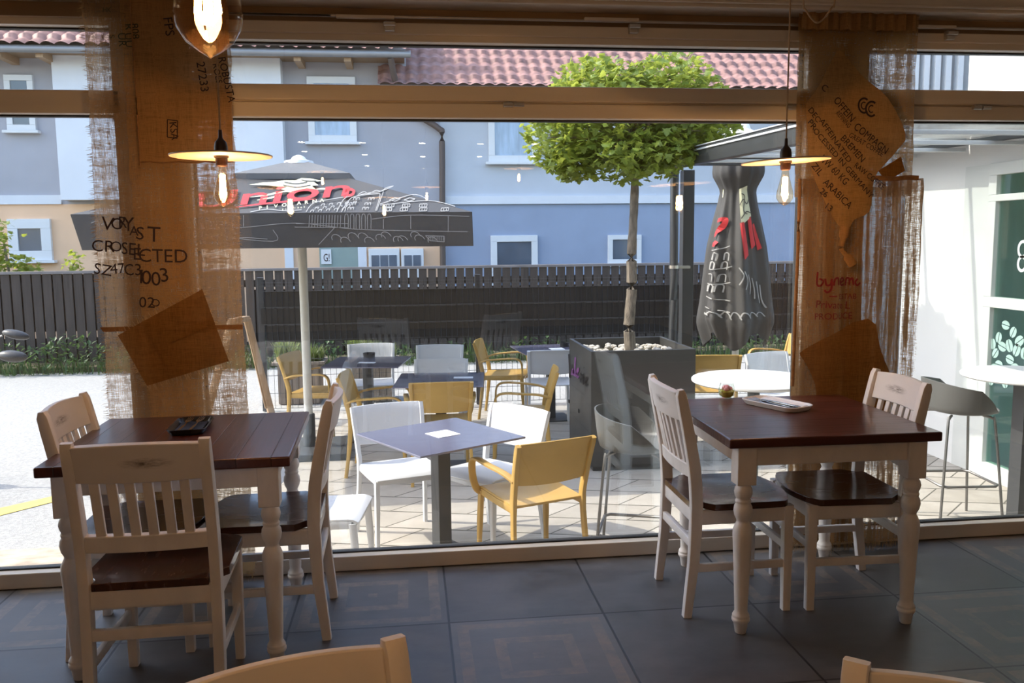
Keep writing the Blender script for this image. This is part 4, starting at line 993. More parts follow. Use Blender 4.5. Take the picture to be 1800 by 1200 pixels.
# ------------------------------------------------------------------ big planter with the tree
M['planter'] = mat('anthracite_sheet', (.075, .073, .069), .42, metal=.35, var=.08, vs=3)
M['pebble'] = mat('pale_pebbles', (.52, .47, .40), .85, var=.25, vs=30)
M['bark'] = mat('bark', (.20, .165, .125), .9, var=.45, vs=18, stretch=(3, 3, .8), bump=.8, bs=40)
M['leaf'] = None
PX0, PX1, PY0, PY1, PZ = 1.415, 2.275, 6.62, 7.56, .60
pb = thing('planter', 'large anthracite metal box planter holding the maple, script on its side', 'planter', ((PX0+PX1)/2, (PY0+PY1)/2, ZG))
ox, oy = (PX0+PX1)/2, (PY0+PY1)/2; H_ = PZ-ZG; th = .03
def pl_(b):
    hx, hy = (PX1-PX0)/2, (PY1-PY0)/2
    span(b, -hx, hx, -hy, -hy+th, .04, H_); span(b, -hx, hx, hy-th, hy, .04, H_); span(b, -hx, -hx+th, -hy+th, hy-th, .04, H_); span(b, hx-th, hx, -hy+th, hy-th, .04, H_); span(b, -hx+.02, hx-.02, -hy+.02, hy-.02, 0, .06)
pbody = mk('body', M['planter'], pb, pl_, smooth=False, bevel=.004)
mk('soil', M['soil'], pb, lambda b: span(b, -.40, .40, -.44, .44, .5, H_-.09), smooth=False)
def side(x, y): p = onp(x, y, V((PX0-.003, 0, 0)), V((1, 0, 0))); return V((PX0-.004-ox, p.y-oy, p.z-ZG))
M['script_violet'] = mat('violet_script', (.30, .08, .32), .5, var=.3, vs=9)
M['script_black'] = mat('black_script', (.012, .010, .012), .5, var=.1)
mk('script_lettering', M['script_black'], pbody, strokes([[(1000, 622), (1001, 645), (1001.5, 664)], [(1001.5, 664), (1004, 650), (1006, 640)], [(1020.5, 656), (1020, 666), (1021, 672)], [(1021, 668), (1024, 658), (1025, 662), (1025, 676)], [(1026.5, 662), (1026.5, 675)], [(1026.5, 645), (1027, 647)], [(1029, 672), (1032, 666), (1031, 663), (1029, 668), (1029.5, 678), (1033, 674)]], 2.3, side), smooth=False)
mk('script_lettering', M['script_violet'], pbody, strokes([[(1008, 648), (1005.5, 650), (1005, 658), (1008, 656), (1008.5, 649), (1009, 660)], [(1011.5, 628), (1010.5, 650), (1011.5, 662)], [(1014, 658), (1017, 650), (1016, 647), (1014, 654), (1015, 664), (1018, 660)]], 2.3, side), smooth=False)
def sub(b):
    for k, ch in enumerate('SLASCICARNA & KAVARNA'):
        x = 1003.5+1.13*k; y = 676+.93*k
        text_to(b, ch, 1, lambda tx, ty: side(x+tx*1.2, y-ty*3.6+tx*.9))
mk('small_lettering', M['script_black'], pbody, sub, smooth=False)
def bolts(b):
    for x, y in ((1000, 705), (1017, 722)):
        p = side(x, y); box(b, (p.x+.002, p.y, p.z), (.008, .035, .03))
mk('drain_holes', M['gasket'], pbody, bolts, smooth=False)
pe = bmesh.new()
for k in range(170):
    ball(pe, (random.uniform(PX0+.06, PX1-.06), random.uniform(PY0+.06, PY1-.06), PZ-.085+random.uniform(0, .03)), random.uniform(.016, .036), 1, (1, 1, .75))
tag(obj('pebbles', pe, M['pebble']), 'pale pebbles covering the soil of the big planter', 'pebbles', None, 'stuff')

def leafmat(name, col, col2, tcol):
    m, nt, out = newmat(name)
    v = coords(nt); n1 = noise(nt, v, 7, 3); n2 = noise(nt, v, 60, 2)
    c = mixc(nt, maprange(nt, math_(nt, 'ADD', math_(nt, 'MULTIPLY', n1, .5), math_(nt, 'MULTIPLY', n2, .5)), .35, .65), col, col2)
    b = nd(nt, 'ShaderNodeBsdfPrincipled', Roughness=.45); nt.links.new(c, b.inputs['Base Color'])
    t = nd(nt, 'ShaderNodeBsdfTranslucent', Color=c4(tcol)); mx = nt.nodes.new('ShaderNodeMixShader'); mx.inputs[0].default_value = .42
    nt.links.new(b.outputs[0], mx.inputs[1]); nt.links.new(t.outputs[0], mx.inputs[2]); nt.links.new(mx.outputs[0], out.inputs[0]); return m
M['leaf'] = leafmat('maple_leaf', (.075, .14, .022), (.27, .33, .055), (.50, .56, .09))
M['grass'] = leafmat('grass_blade', (.06, .11, .025), (.20, .23, .08), (.22, .28, .07))
M['weed'] = leafmat('weed_leaf', (.030, .075, .028), (.085, .15, .05), (.12, .2, .06))
LOBE = [(0, 0), (.18, .05), (.52, -.05), (.34, .25), (.60, .48), (.28, .50), (.30, .70), (0, 1.0), (-.30, .70), (-.28, .50), (-.60, .48), (-.34, .25), (-.52, -.05), (-.18, .05)]
def leaf(b, p, s, rnd, droop=.35):
    R = Matrix.Rotation(rnd.uniform(0, 2*PI), 3, 'Z') @ Matrix.Rotation(rnd.gauss(-droop, .55), 3, 'X') @ Matrix.Rotation(rnd.gauss(0, .4), 3, 'Y')
    c = b.verts.new(p+R @ V((0, s*.35, .04*s))); vs = [b.verts.new(p+R @ V((x*s, y*s, -.10*s*abs(x)))) for x, y in LOBE]
    for i in range(len(vs)): b.faces.new((c, vs[i], vs[(i+1) % len(vs)]))
tb = atz(1110, 606, PZ-.08)
TX, TY = 1.86, 7.10
tree = thing('maple_tree', 'small maple with a dense rounded green crown growing from the box planter', 'tree', (TX, TY, PZ-.09))
def trunk(b):
    tube(b, smooth_path([(0, 0, 0), (-.012, 0, .25), (.010, 0, .55), (.005, 0, .85), (.022, 0, 1.2), (.030, 0, 1.6), (.0, 0, 1.9)], 5), [.050-.0007*k for k in range(31)], 12)
    rnd = random.Random(3)
    for v in b.verts: v.co += V((rnd.uniform(-.004, .004), rnd.uniform(-.004, .004), 0))
mk('trunk', M['bark'], tree, trunk)
CB = [(-.10, 0, 1.98, .62, .50, .40), (.42, .05, 2.02, .50, .50, .36), (-.55, 0, 1.85, .38, .40, .34), (.62, .1, 1.93, .34, .4, .26), (-.25, .1, 2.22, .42, .45, .28), (.30, 0, 2.24, .42, .45, .27), (-.05, -.1, 1.66, .55, .42, .22), (-.50, .0, 1.62, .22, .3, .16), (.22, 0, 1.70, .36, .4, .16)]
def branches(b):
    rnd = random.Random(5)
    for c in CB:
        for k in range(4):
            e = V((c[0]+rnd.uniform(-.8, .8)*c[3], c[1]+rnd.uniform(-.7, .7)*c[4], c[2]+rnd.uniform(-.5, .5)*c[5])); s = V((.03, 0, 1.45+rnd.uniform(0, .35)))
            tube(b, smooth_path([s, s.lerp(e, .5)+V((0, 0, .06)), e], 3), [.016, .014, .012, .010, .008, .006, .004], 6)
mk('branches', M['bark'], tree, branches)
def crown(b):
    rnd = random.Random(11); tot = sum(c[3]*c[4]*c[5] for c in CB)
    for c in CB:
        for k in range(int(5200*(c[3]*c[4]*c[5]/tot)**.9)+200):
            d = V((rnd.gauss(0, 1), rnd.gauss(0, 1), rnd.gauss(0, 1))).normalized()*rnd.random()**.28
            leaf(b, V((c[0]+d.x*c[3], c[1]+d.y*c[4], c[2]+d.z*c[5])), rnd.uniform(.040, .078), rnd)
mk('crown', M['leaf'], tree, crown, smooth=False)

# ------------------------------------------------------------------ pergola beside the terrace
M['pergola'] = mat('anthracite_aluminium', (.060, .064, .070), .35, metal=.3, var=.06)
M['rafter'] = mat('white_aluminium', (.66, .68, .70), .4, var=.03)
m_, nt_, out_ = newmat('smoked_roof_panel')
_t = nd(nt_, 'ShaderNodeBsdfTransparent', Color=(.30, .33, .35, 1)); _d = nd(nt_, 'ShaderNodeBsdfDiffuse', Color=(.13, .145, .15, 1)); _g = nd(nt_, 'ShaderNodeBsdfTranslucent', Color=(.10, .11, .12, 1))
_m = nt_.nodes.new('ShaderNodeMixShader'); _m.inputs[0].default_value = .5; nt_.links.new(_d.outputs[0], _m.inputs[1]); nt_.links.new(_g.outputs[0], _m.inputs[2])
_n = nt_.nodes.new('ShaderNodeMixShader'); _n.inputs[0].default_value = .72; nt_.links.new(_t.outputs[0], _n.inputs[1]); nt_.links.new(_m.outputs[0], _n.inputs[2]); nt_.links.new(_n.outputs[0], out_.inputs[0])
M['roofpanel'] = m_
pg = thing('pergola', 'anthracite pergola with a panelled roof running from the cafe wall to a square post', 'pergola', (0, 0, 0), 0)
GX, GZ = 2.38, 2.235
pp_ = at(1205, 600, 8.1)
mk('post', M['pergola'], pg, lambda b: span(b, pp_.x-.055, pp_.x+.055, 8.05, 8.16, ZG, GZ-.10), smooth=False, bevel=.004)
mk('gutter_beam', M['pergola'], pg, lambda b: sweep(b, [(GX, 8.2, GZ-.045), (GX, 3.96, GZ-.155)], .08, .135, n=12, power=10), ang=30)
mk('beam_trim', M['rafter'], pg, lambda b: (sweep(b, [(GX-.045, 8.0, GZ-.005), (GX-.045, 3.96, GZ-.115)], .012, .014, n=8), sweep(b, [(GX-.02, 8.2, GZ+.03), (GX-.02, 3.96, GZ-.08)], .05, .010, n=8)), ang=30)
mk('end_beam', M['pergola'], pg, lambda b: span(b, GX, 4.36, 8.10, 8.20, GZ-.05, GZ+.02), smooth=False, bevel=.004)
for i, y in enumerate((4.35, 5.05, 5.75, 6.40, 7.05, 7.7)):
    z = GZ-.03-.026*(8.1-y)
    mk('rafter', M['rafter'], pg, lambda b: span(b, GX+.03, 4.36, y-.02, y+.02, z-.024, z+.004), smooth=False, bevel=.003)
M['roof_glass'] = glass('pergola_roof_glass', (.80, .83, .83), .06)
for y0, y1 in ((3.96, 5.045), (5.055, 6.395), (6.405, 7.695), (7.705, 8.1)):
    z0, z1 = GZ+.005-.026*(8.1-y0), GZ+.005-.026*(8.1-y1)
    mk('glass_panel', M['roof_glass'], pg, lambda b: panel(b, lambda u, v: (GX+.03+(4.08-GX-.03)*u, y0+(y1-y0)*v, z0+(z1-z0)*v), 1, 1, .012), smooth=False)  # clear glass is made this wide so the sun reaches the white pier
    mk('smoked_panel', M['roofpanel'], pg, lambda b: panel(b, lambda u, v: (4.08+.318*u, y0+(y1-y0)*v, z0+(z1-z0)*v), 1, 1, .012), smooth=False)
dp_ = at(1183, 600, 7.98)
mk('downpipe', M['pergola'], pg, lambda b: tube(b, smooth_path([(dp_.x+.02, 8.02, GZ-.10), (dp_.x, 7.99, GZ-.25), (dp_.x, 7.98, .9), (dp_.x-.01, 7.98, ZG)], 5), .040, 16))
mk('pipe_clip', M['steel'], pg, lambda b: (lathe(b, [(.046, 0), (.046, .03)], 16, (dp_.x, 7.985, 1.20)), span(b, dp_.x+.04, dp_.x+.16, 7.97, 8.06, 1.20, 1.225)), smooth=False)

# ------------------------------------------------------------------ mesh fence round the terrace
M['wire'] = mat('grey_wire', (.10, .105, .11), .5, metal=.4, var=.05)
M['strip'] = grid_mat('privacy_slats', (.055, 40), [(.010, .009, .009), (.024, .022, .020)], .004, (.008, .008, .008), .6, bump=.1, stretch=(20, 1, 1))
FY = 9.66
mf = thing('mesh_fence', 'low dark wire mesh fence with black privacy strips closing the terrace', 'fence', (0, 0, 0), 0)
x0f, x1f = at(461, 600, FY).x, 7.2
pz = at(841, 484, FY).z
def wires(b):
    n = int((x1f-x0f)/.062)
    for k in range(n):
        x = x0f+.05+.062*k
        pts = [(x, FY, ZG+.03), (x, FY, ZG+.72), (x, FY-.035, ZG+.755), (x, FY, ZG+.79), (x, FY, 0.955), (x, FY-.035, .985), (x, FY, 1.015), (x, FY, pz-.02)]
        tube(b, pts, .0026, 4)
    for z in (ZG+.03, ZG+.20, ZG+.40, ZG+.58, ZG+.72, ZG+.79, .19+.4, .78, .955, 1.015, pz-.045): tube(b, [(x0f, FY-.004, z), (x1f, FY-.004, z)], .0034, 4)
mk('wire_mesh', M['wire'], mf, wires, smooth=True)
for x in (x0f, at(841, 600, FY).x, at(841, 600, FY).x*2-x0f, at(841, 600, FY).x*3-2*x0f):
    mk('post', M['pergola'], mf, lambda b: (span(b, x-.03, x+.03, FY+.01, FY+.07, ZG, pz), span(b, x-.034, x+.034, FY+.006, FY+.074, pz, pz+.012)), smooth=False, bevel=.003)
xs0 = at(469, 600, FY).x; zb_, zt_ = .395, .962
for k in range(3):
    za = zb_+(zt_-zb_)/3*k; zc = za+(zt_-zb_)/3-.008
    mk('privacy_strip', M['strip'], mf, lambda b: span(b, xs0+(0 if k != 1 else -.05), x1f, FY+.005, FY+.012, za, zc), smooth=False)

# ------------------------------------------------------------------ wooden fence across the road
M['fence_wood'] = mat('weathered_dark_boards', (.046, .037, .032), .85, var=.45, vs=3, stretch=(14, 14, .6), bump=.3, bs=40)
WY = 13.45
wf = thing('board_fence', 'weathered dark board fence with a capping rail in front of the houses', 'fence', (0, 0, 0), 0)
zc_ = 1.105
def boards(b, y, ph, x0, x1, z0, z1, wd):
    k = 0; x = x0
    rnd = random.Random(int(ph*100)+3)
    while x < x1:
        span(b, x, x+wd, y+rnd.uniform(-.006, .006), y+.022, z0, z1); x += .146
mk('front_boards', M['fence_wood'], wf, lambda b: boards(b, WY, .1, -13, 11, ZG+.12, zc_-.04, .122), smooth=False)
mk('back_boards', M['fence_wood'], wf, lambda b: (boards(b, WY+.07, .2, -13+.073, -2.6, .20, zc_-.05, .112), boards(b, WY+.07, .4, -13+.073, 11, .82, .90, .112), boards(b, WY+.07, .3, -2.5+.073, 11, ZG+.12, .78, .112), boards(b, WY+.07, .5, -13+.073, -2.6, ZG+.12, .10, .112)), smooth=False)
mk('rail', M['fence_wood'], wf, lambda b: (span(b, -13, 11, WY+.024, WY+.066, .86, .93), span(b, -13, 11, WY+.024, WY+.066, -.10, -.02)), smooth=False)
mk('capping_rail', mat('greyed_capping', (.17, .155, .15), .8, var=.2, vs=4), wf, lambda b: span(b, -13, 11, WY-.02, WY+.10, zc_-.04, zc_), smooth=False, bevel=.004)
# verge plants
def tufts(b, x0, x1, y0, y1, n, h0, h1, z, seed):
    rnd = random.Random(seed)
    for k in range(n):
        x, y = rnd.uniform(x0, x1), rnd.uniform(y0, y1); h = rnd.uniform(h0, h1)*(.6+.8*max(0, mnoise.noise(V((x*1.6, y, seed)))+.3))
        a = rnd.uniform(0, 2*PI); l = rnd.uniform(.1, .55)*h; wd = rnd.uniform(.004, .010); s = V((-math.sin(a), math.cos(a), 0))*wd
        P = [V((x, y, z)), V((x+l*.3*math.cos(a), y+l*.3*math.sin(a), z+h*.6)), V((x+l*math.cos(a), y+l*math.sin(a), z+h))]
        v = [b.verts.new(P[0]-s), b.verts.new(P[0]+s), b.verts.new(P[1]+s*.8), b.verts.new(P[1]-s*.8), b.verts.new(P[2])]
        b.faces.new(v[:4]); b.faces.new((v[3], v[2], v[4]))
def leafy(b, x0, x1, y0, y1, z0, z1, n, s0, s1, seed):
    rnd = random.Random(seed)
    for k in range(n):
        x, y = rnd.uniform(x0, x1), rnd.uniform(y0, y1); hh = z0+(z1-z0)*(.35+.65*max(0, min(1, .5+mnoise.noise(V((x*1.3, seed, 2))))))
        z = z0+(hh-z0)*rnd.random()**.7; s = rnd.uniform(s0, s1); R = Matrix.Rotation(rnd.uniform(0, 6.3), 3, 'Z') @ Matrix.Rotation(rnd.gauss(.2, .6), 3, 'X')
        v = [b.verts.new(V((x, y, z))+R @ V(q)) for q in ((0, 0, 0), (s*.35, s*.5, .1*s), (0, s*1.15, 0), (-s*.35, s*.5, .1*s))]; b.faces.new(v)
bmw = bmesh.new(); tufts(bmw, -12, 9, 12.95, 13.40, 3600, .10, .36, ZG, 2); leafy(bmw, -6.2, -3.2, 12.9, 13.35, ZG, .24, 800, .04, .10, 4); leafy(bmw, -2.6, 8, 13.0, 13.38, ZG, .0, 1600, .04, .09, 6)
tag(obj('verge_weeds', bmw, M['weed'], smooth=False), 'green weeds and grass growing along the foot of the board fence', 'weeds', None, 'stuff')

# wooden planter with grasses outside the mesh fence, board leaning by the fence
wpx0, wpx1 = at(490, 650, 10.1).x, at(561, 650, 10.1).x
M['grey_wood'] = mat('grey_planks', (.24, .20, .165), .85, var=.3, vs=4, stretch=(12, 12, 1), bump=.3, bs=30)
wp_ = thing('wooden_planter', 'grey plank planter with grasses behind the wire fence, left of the umbrella pole', 'planter', ((wpx0+wpx1)/2, 10.25, ZG))
def wpl(b):
    hx = (wpx1-wpx0)/2
    n = 6
    for k in range(n): span(b, -hx+2*hx*k/n+.003, -hx+2*hx*(k+1)/n-.003, -.20, -.175, 0, .46); span(b, -hx+2*hx*k/n+.003, -hx+2*hx*(k+1)/n-.003, .175, .20, 0, .46)
    for s in (-1, 1):
        for k in range(4): span(b, s*hx-.012, s*hx+.012, -.17+.085*k, -.09+.085*k, 0, .46)
mk('box', M['grey_wood'], wp_, wpl, smooth=False); mk('rim', M['grey_wood'], wp_, lambda b: (span(b, -.3, .3, -.225, -.16, .46, .49), span(b, -.3, .3, .16, .225, .46, .49), span(b, -.3, -.23, -.16, .16, .46, .49), span(b, .23, .3, -.16, .16, .46, .49)), smooth=False)
mk('grasses', M['grass'], wp_, lambda b: (tufts(b, -.26, .26, -.15, .15, 700, .18, .34, .44, 8), leafy(b, -.26, .26, -.15, .15, .42, .70, 500, .03, .06, 9)), smooth=False)
wp2 = dup(wp_, (wpx1+.62, 10.25, ZG), 0, 'grey plank planter with grasses behind the wire fence, right of the umbrella pole', 'plank planters behind the wire fence'); wp_['group'] = 'plank planters behind the wire fence'
bl0, bl1 = at(434, 560, 9.2), at(478, 722, 9.35)
M['tan_wood'] = mat('tan_timber', (.42, .28, .17), .7, var=.2, vs=3, stretch=(10, 10, 1))
sb = thing('sandwich_board', 'tan wooden folding sign frame standing edge-on beside the left curtain', 'sign', (0, 0, 0), 0)
mk('side_rail', M['tan_wood'], sb, lambda b: sweep(b, [(bl1.x, 9.35, ZG), (bl0.x, 9.2, bl0.z)], .05, .07, n=8, power=8))
mk('side_rail', M['tan_wood'], sb, lambda b: sweep(b, [(bl1.x-.62, 8.95, ZG), (bl0.x-.10, 8.9, bl0.z)], .05, .07, n=8, power=8))
mk('top_rail', M['tan_wood'], sb, lambda b: sweep(b, [(bl0.x, 9.2, bl0.z), (bl0.x-.10, 8.9, bl0.z)], .07, .06, n=8, power=8))
mk('board', M['tan_wood'], sb, lambda b: panel(b, lambda u, v: V((bl1.x-.02, 9.33, ZG+.1)).lerp(V((bl0.x-.01, 9.19, bl0.z-.04)), v).lerp(V((bl1.x-.62, 8.95, ZG+.1)).lerp(V((bl0.x-.11, 8.91, bl0.z-.04)), v), .02+.05*u), 1, 4, .012), smooth=False)

# ------------------------------------------------------------------ houses across the road
M['grey_wall'] = mat('grey_render', (.42, .42, .46), .9, var=.05, vs=2)
M['white_wall'] = mat('white_render', (.74, .76, .80), .9, var=.04, vs=2)
M['peach_wall'] = mat('peach_render', (.86, .56, .36), .9, var=.05, vs=2)
M['pale_wall'] = mat('pale_grey_render', (.55, .58, .63), .9, var=.04, vs=2)
M['blue_wall'] = mat('blue_render', (.31, .37, .49), .9, var=.05, vs=2)
M['tile'] = mat('red_roof_tile', (.31, .165, .14), .6, var=.35, vs=9)
M['upvc'] = mat('white_window_frame', (.74, .75, .76), .4, var=.02)
M['dark_pane'] = mat('dark_house_pane', (.10, .13, .17), .06, var=.3, vs=1.2, spec=.9)
M['curtained'] = mat('curtained_house_pane', (.32, .42, .56), .08, var=.3, vs=3, stretch=(3, 3, .5), spec=.8)
M['pipe_brown'] = mat('brown_downpipe', (.10, .075, .065), .5, var=.1)
M['zinc'] = mat('grey_gutter', (.30, .30, .31), .45, metal=.4, var=.05)
HY = 16.3
def hx(px, py=400): return at(px, py, HY).x
def hz(px, py): return at(px, py, HY).z
def hwin(par, px0, py0, px1, py1, pane, fr=.10, sill=True, surround=0):
    a, c = at(px0, py0, HY), at(px1, py1, HY); xa, xb, zb, zt = a.x, c.x, c.z, a.z
    def fn(b):
        w_ = fr
        span(b, xa, xa+w_, HY-.07, HY+.02, zb+w_, zt-w_); span(b, xb-w_, xb, HY-.07, HY+.02, zb+w_, zt-w_); span(b, xa, xb, HY-.07, HY+.02, zb, zb+w_); span(b, xa, xb, HY-.07, HY+.02, zt-w_, zt)
        if sill: span(b, xa-.06, xb+.06, HY-.14, HY, zb-.05, zb-.001)
    f = mk('window', M['upvc'], par, fn, smooth=False, bevel=.006)
    mk('pane', pane, f, lambda b: span(b, xa+fr*.9, xb-fr*.9, HY-.045, HY-.03, zb+fr*.9, zt-fr*.9), smooth=False)
    return f
def tiled(b, x0, x1, y0, z0, slope_, length, pitch=.23, course=.34):
    nx = int((x1-x0)/pitch*6); nv = int(length/course)*6
    ca, sa = math.cos(slope_), math.sin(slope_)
    def f(u, v):
        x = x0+(x1-x0)*u; s = length*v; k = s/course; fr = k-math.floor(k)
        hgt = .055*abs(math.sin(PI*x/pitch))**.8+.065*(1-fr)
        return (x, y0+s*ca-hgt*sa, z0+s*sa+hgt*ca)
    panel(b, f, nx, nv)
xm = hx(777)
h1 = thing('house', 'grey and peach two-storey house on the left behind the board fence, red tiled eaves', 'house', (0, 0, 0), 0)
zband = at(450, 357, HY).z
er = at(900, 150, HY-.45).z
mk('upper_wall', M['grey_wall'], h1, lambda b: (span(b, -15, hx(714, 120), HY, HY+.3, zband, 6.2), span(b, hx(714, 120), xm, HY, HY+.3, zband, er+.05)), smooth=False)
mk('lower_wall', M['peach_wall'], h1, lambda b: span(b, -15, xm, HY, HY+.3, ZG, zband), smooth=False)
mk('band', M['white_wall'], h1, lambda b: span(b, -15, hx(112), HY-.04, HY, zband, zband+.16), smooth=False)
ox0, ox1, oz0 = hx(122), hx(508), at(300, 340, HY).z-.12
mk('bay', M['white_wall'], h1, lambda b: span(b, ox0, ox1, HY-.30, HY, oz0, 6.0), smooth=False)
hwin(h1, 8, 132, 66, 230, M['dark_pane']); hwin(h1, 539, 135, 628, 250, M['curtained'], .12); hwin(h1, 14, 385, 95, 457, M['dark_pane'], .17)
ezl = at(500, 98, HY-.75).z
mk('soffit', M['fascia'], h1, lambda b: span(b, -15, hx(718), HY-.72, HY+.2, ezl+.05, ezl+.11), smooth=False)
mk('gutter', M['zinc'], h1, lambda b: tube(b, [(-15, HY-.78, ezl+.05), (at(722, 98, HY-.78).x, HY-.78, ezl+.05)], .065, 10))
for px in (5, 78, 250, 380, 525, 612):
    x = at(px, 108, HY-.5).x
    mk('rafter_end', M['tan_wood'], h1, lambda b: span(b, x-.06, x+.06, HY-.70, HY, ezl-.07, ezl+.05), smooth=False)
mk('roof', M['tile'], h1, lambda b: tiled(b, -15, at(720, 90, HY-.8).x, HY-.84, ezl+.05, math.radians(33), 3.4), ang=50)
mk('downpipe', M['pipe_brown'], h1, lambda b: tube(b, smooth_path([(at(722, 105, HY-.75).x-.35, HY-.75, ezl), (at(700, 130, HY-.4).x, HY-.4, ezl-.5), (at(738, 205, HY-.12).x, HY-.12, at(738, 205, HY).z), (at(772, 228, HY-.12).x, HY-.12, at(772, 228, HY).z), (at(777, 250, HY-.12).x, HY-.12, at(777, 250, HY).z), (xm, HY-.12, 1.5), (xm, HY-.12, ZG)], 4), .055, 10))
def cab(px0, px1, nwin):
    a, c = at(px0, 437, HY), at(px1, 475, HY)
    f = mk('meter_cabinet', M['upvc'], h1, lambda b: span(b, a.x, c.x, HY-.12, HY, c.z-.4, a.z), smooth=False, bevel=.01)
    for k in range(nwin):
        x = a.x+(c.x-a.x)*(k+.75)/(nwin+.5)
        mk('viewing_window', M['dark_pane'], f, lambda b: span(b, x-.07, x+.07, HY-.135, HY-.115, c.z+.08, a.z-.12), smooth=False)
cab(648, 703, 3); cab(705, 745, 2)
mk('door_surround', M['white_wall'], h1, lambda b: (span(b, hx(499), hx(514), HY-.05, HY, ZG, zband-.35), span(b, hx(628), hx(643), HY-.05, HY, ZG, zband-.35)), smooth=False)
dd = mk('entrance', mat('sage_panel', (.28, .36, .33), .6, var=.05), h1, lambda b: span(b, hx(560), hx(628), HY-.03, HY, ZG, zband-.35), smooth=False)
g0 = at(562, 441, HY-.05)
nt2 = mk('notice', M['upvc'], dd, lambda b: span(b, hx(563), hx(581), HY-.06, HY-.03, hz(570, 464), hz(570, 438)), smooth=False)
mk('notice_lettering', M['ink'], nt2, lambda b: text_to(b, 'G!', .2, lambda x, y: (hx(567)-y*0+x*.6, HY-.064, hz(570, 459)+y)), smooth=False)

h2 = thing('house', 'blue and pale grey house behind the tree, with a long red tiled roof', 'house', (0, 0, 0), 0)
x2 = 12.5
zb2 = at(900, 352, HY).z; er = at(900, 150, HY-.45).z
mk('lower_wall', M['blue_wall'], h2, lambda b: span(b, xm, x2, HY, HY+.3, ZG, zb2), smooth=False)
mk('upper_wall', M['pale_wall'], h2, lambda b: span(b, xm, x2, HY+.02, HY+.3, zb2, er+.1), smooth=False)
mk('band', M['white_wall'], h2, lambda b: span(b, xm, x2, HY-.05, HY+.02, zb2-.07, zb2+.08), smooth=False)
hwin(h2, 857, 168, 946, 285, M['curtained'], .12); hwin(h2, 862, 414, 945, 520, M['dark_pane'], .12); hwin(h2, 1068, 413, 1126, 463, M['dark_pane'], .09); hwin(h2, 1560, 168, 1640, 285, M['curtained'], .12)
mk('gutter', M['pipe_brown'], h2, lambda b: span(b, at(668, 150, HY-.5).x, x2, HY-.52, HY-.40, er-.05, er+.03), smooth=False)
mk('soffit', M['fascia'], h2, lambda b: span(b, xm, x2, HY-.45, HY+.1, er+.0, er+.04), smooth=False)
mk('roof', M['tile'], h2, lambda b: tiled(b, at(664, 150, HY-.5).x, x2, HY-.55, er-.09, math.radians(36), 4.2), ang=50)

# ------------------------------------------------------------------ the cafe's own wing on the right
M['white_stucco'] = mat('white_stucco', (.80, .79, .77), .9, var=.02, vs=3)
M['clad_dark'] = mat('grey_cladding', (.30, .31, .32), .6, var=.05)
M['door_frame'] = mat('pale_door_frame', (.68, .69, .66), .4, var=.03)
M['door_dark'] = mat('dark_interior', (.035, .050, .045), .8, var=.3, vs=2)
M['door_glass'] = glass('door_glass', (.62, .78, .70), .06)
M['sticker'] = mat('frosted_bean_film', (.42, .58, .53), .6, var=.06, vs=20)
WX = 4.40
wg = bpy.data.objects.new('wall_wing', None); COL.objects.link(wg); struct(wg)
mk('pier', M['white_stucco'], wg, lambda b: (span(b, WX, WX+.4, 6.42, 7.25, ZG, 2.02), span(b, WX, WX+.5, 3.95, 7.25, 2.02, 2.34)), smooth=False)
mk('column', M['door_frame'], wg, lambda b: span(b, WX-.005, WX+.4, 6.10, 6.42, ZG, 2.02), smooth=False)
mk('upper_storey', M['white_stucco'], wg, lambda b: span(b, WX, WX+3, 3.95, 6.45, 2.34, 5.2), smooth=False)
mk('inside', M['door_dark'], wg, lambda b: (span(b, WX+1.6, WX+1.65, 3.95, 6.42, ZG, 2.02), span(b, WX+.1, WX+1.65, 3.95, 6.42, ZG-.02, ZG+.02)), smooth=False)
clx = [at(x, 120, 8.6).x for x in (1540, 1712)]
cl = thing('outbuilding', 'striped clad upper wall seen through the right top pane above the pergola', 'building', (0, 0, 0), 0)
mk('wall', M['clad_dark'], cl, lambda b: span(b, clx[0]-.6, clx[1], 8.62, 8.9, 2.0, 4.6), smooth=False)
for px in (1545, 1564, 1584, 1606, 1625, 1644, 1663, 1684):
    x = at(px, 120, 8.6).x; mk('batten', M['rafter'], cl, lambda b: span(b, x-.030, x+.030, 8.55, 8.62, 2.0, 4.6), smooth=False)
mk('support_wall', M['clad_dark'], cl, lambda b: span(b, clx[0]-.6, clx[1], 8.7, 8.9, ZG, 2.0), smooth=False)
dr = bpy.data.objects.new('door_1', None); COL.objects.link(dr); struct(dr)
zt3 = 2.02
def dframe(b):
    for y in (6.06, 5.02, 3.98):
        for za, zc in ((ZG, .94), (1.02, 1.735), (1.785, 1.93)): span(b, WX-.03, WX+.05, y-.045, y+.045, za, zc)
    span(b, WX-.03, WX+.05, 3.95, 6.10, 1.93, zt3); span(b, WX-.03, WX+.05, 3.95, 6.10, 1.735, 1.785); span(b, WX-.03, WX+.05, 3.95, 6.10, .94, 1.02)
    for ya, yb in ((4.025, 4.975), (5.065, 6.015)): span(b, WX-.03, WX+.05, ya, yb, ZG, ZG+.12)
mk('frame', M['door_frame'], dr, dframe, smooth=False, bevel=.004)
dg = mk('pane', M['door_glass'], dr, lambda b: span(b, WX+.005, WX+.015, 3.98, 6.06, ZG+.1, 1.95), smooth=False)
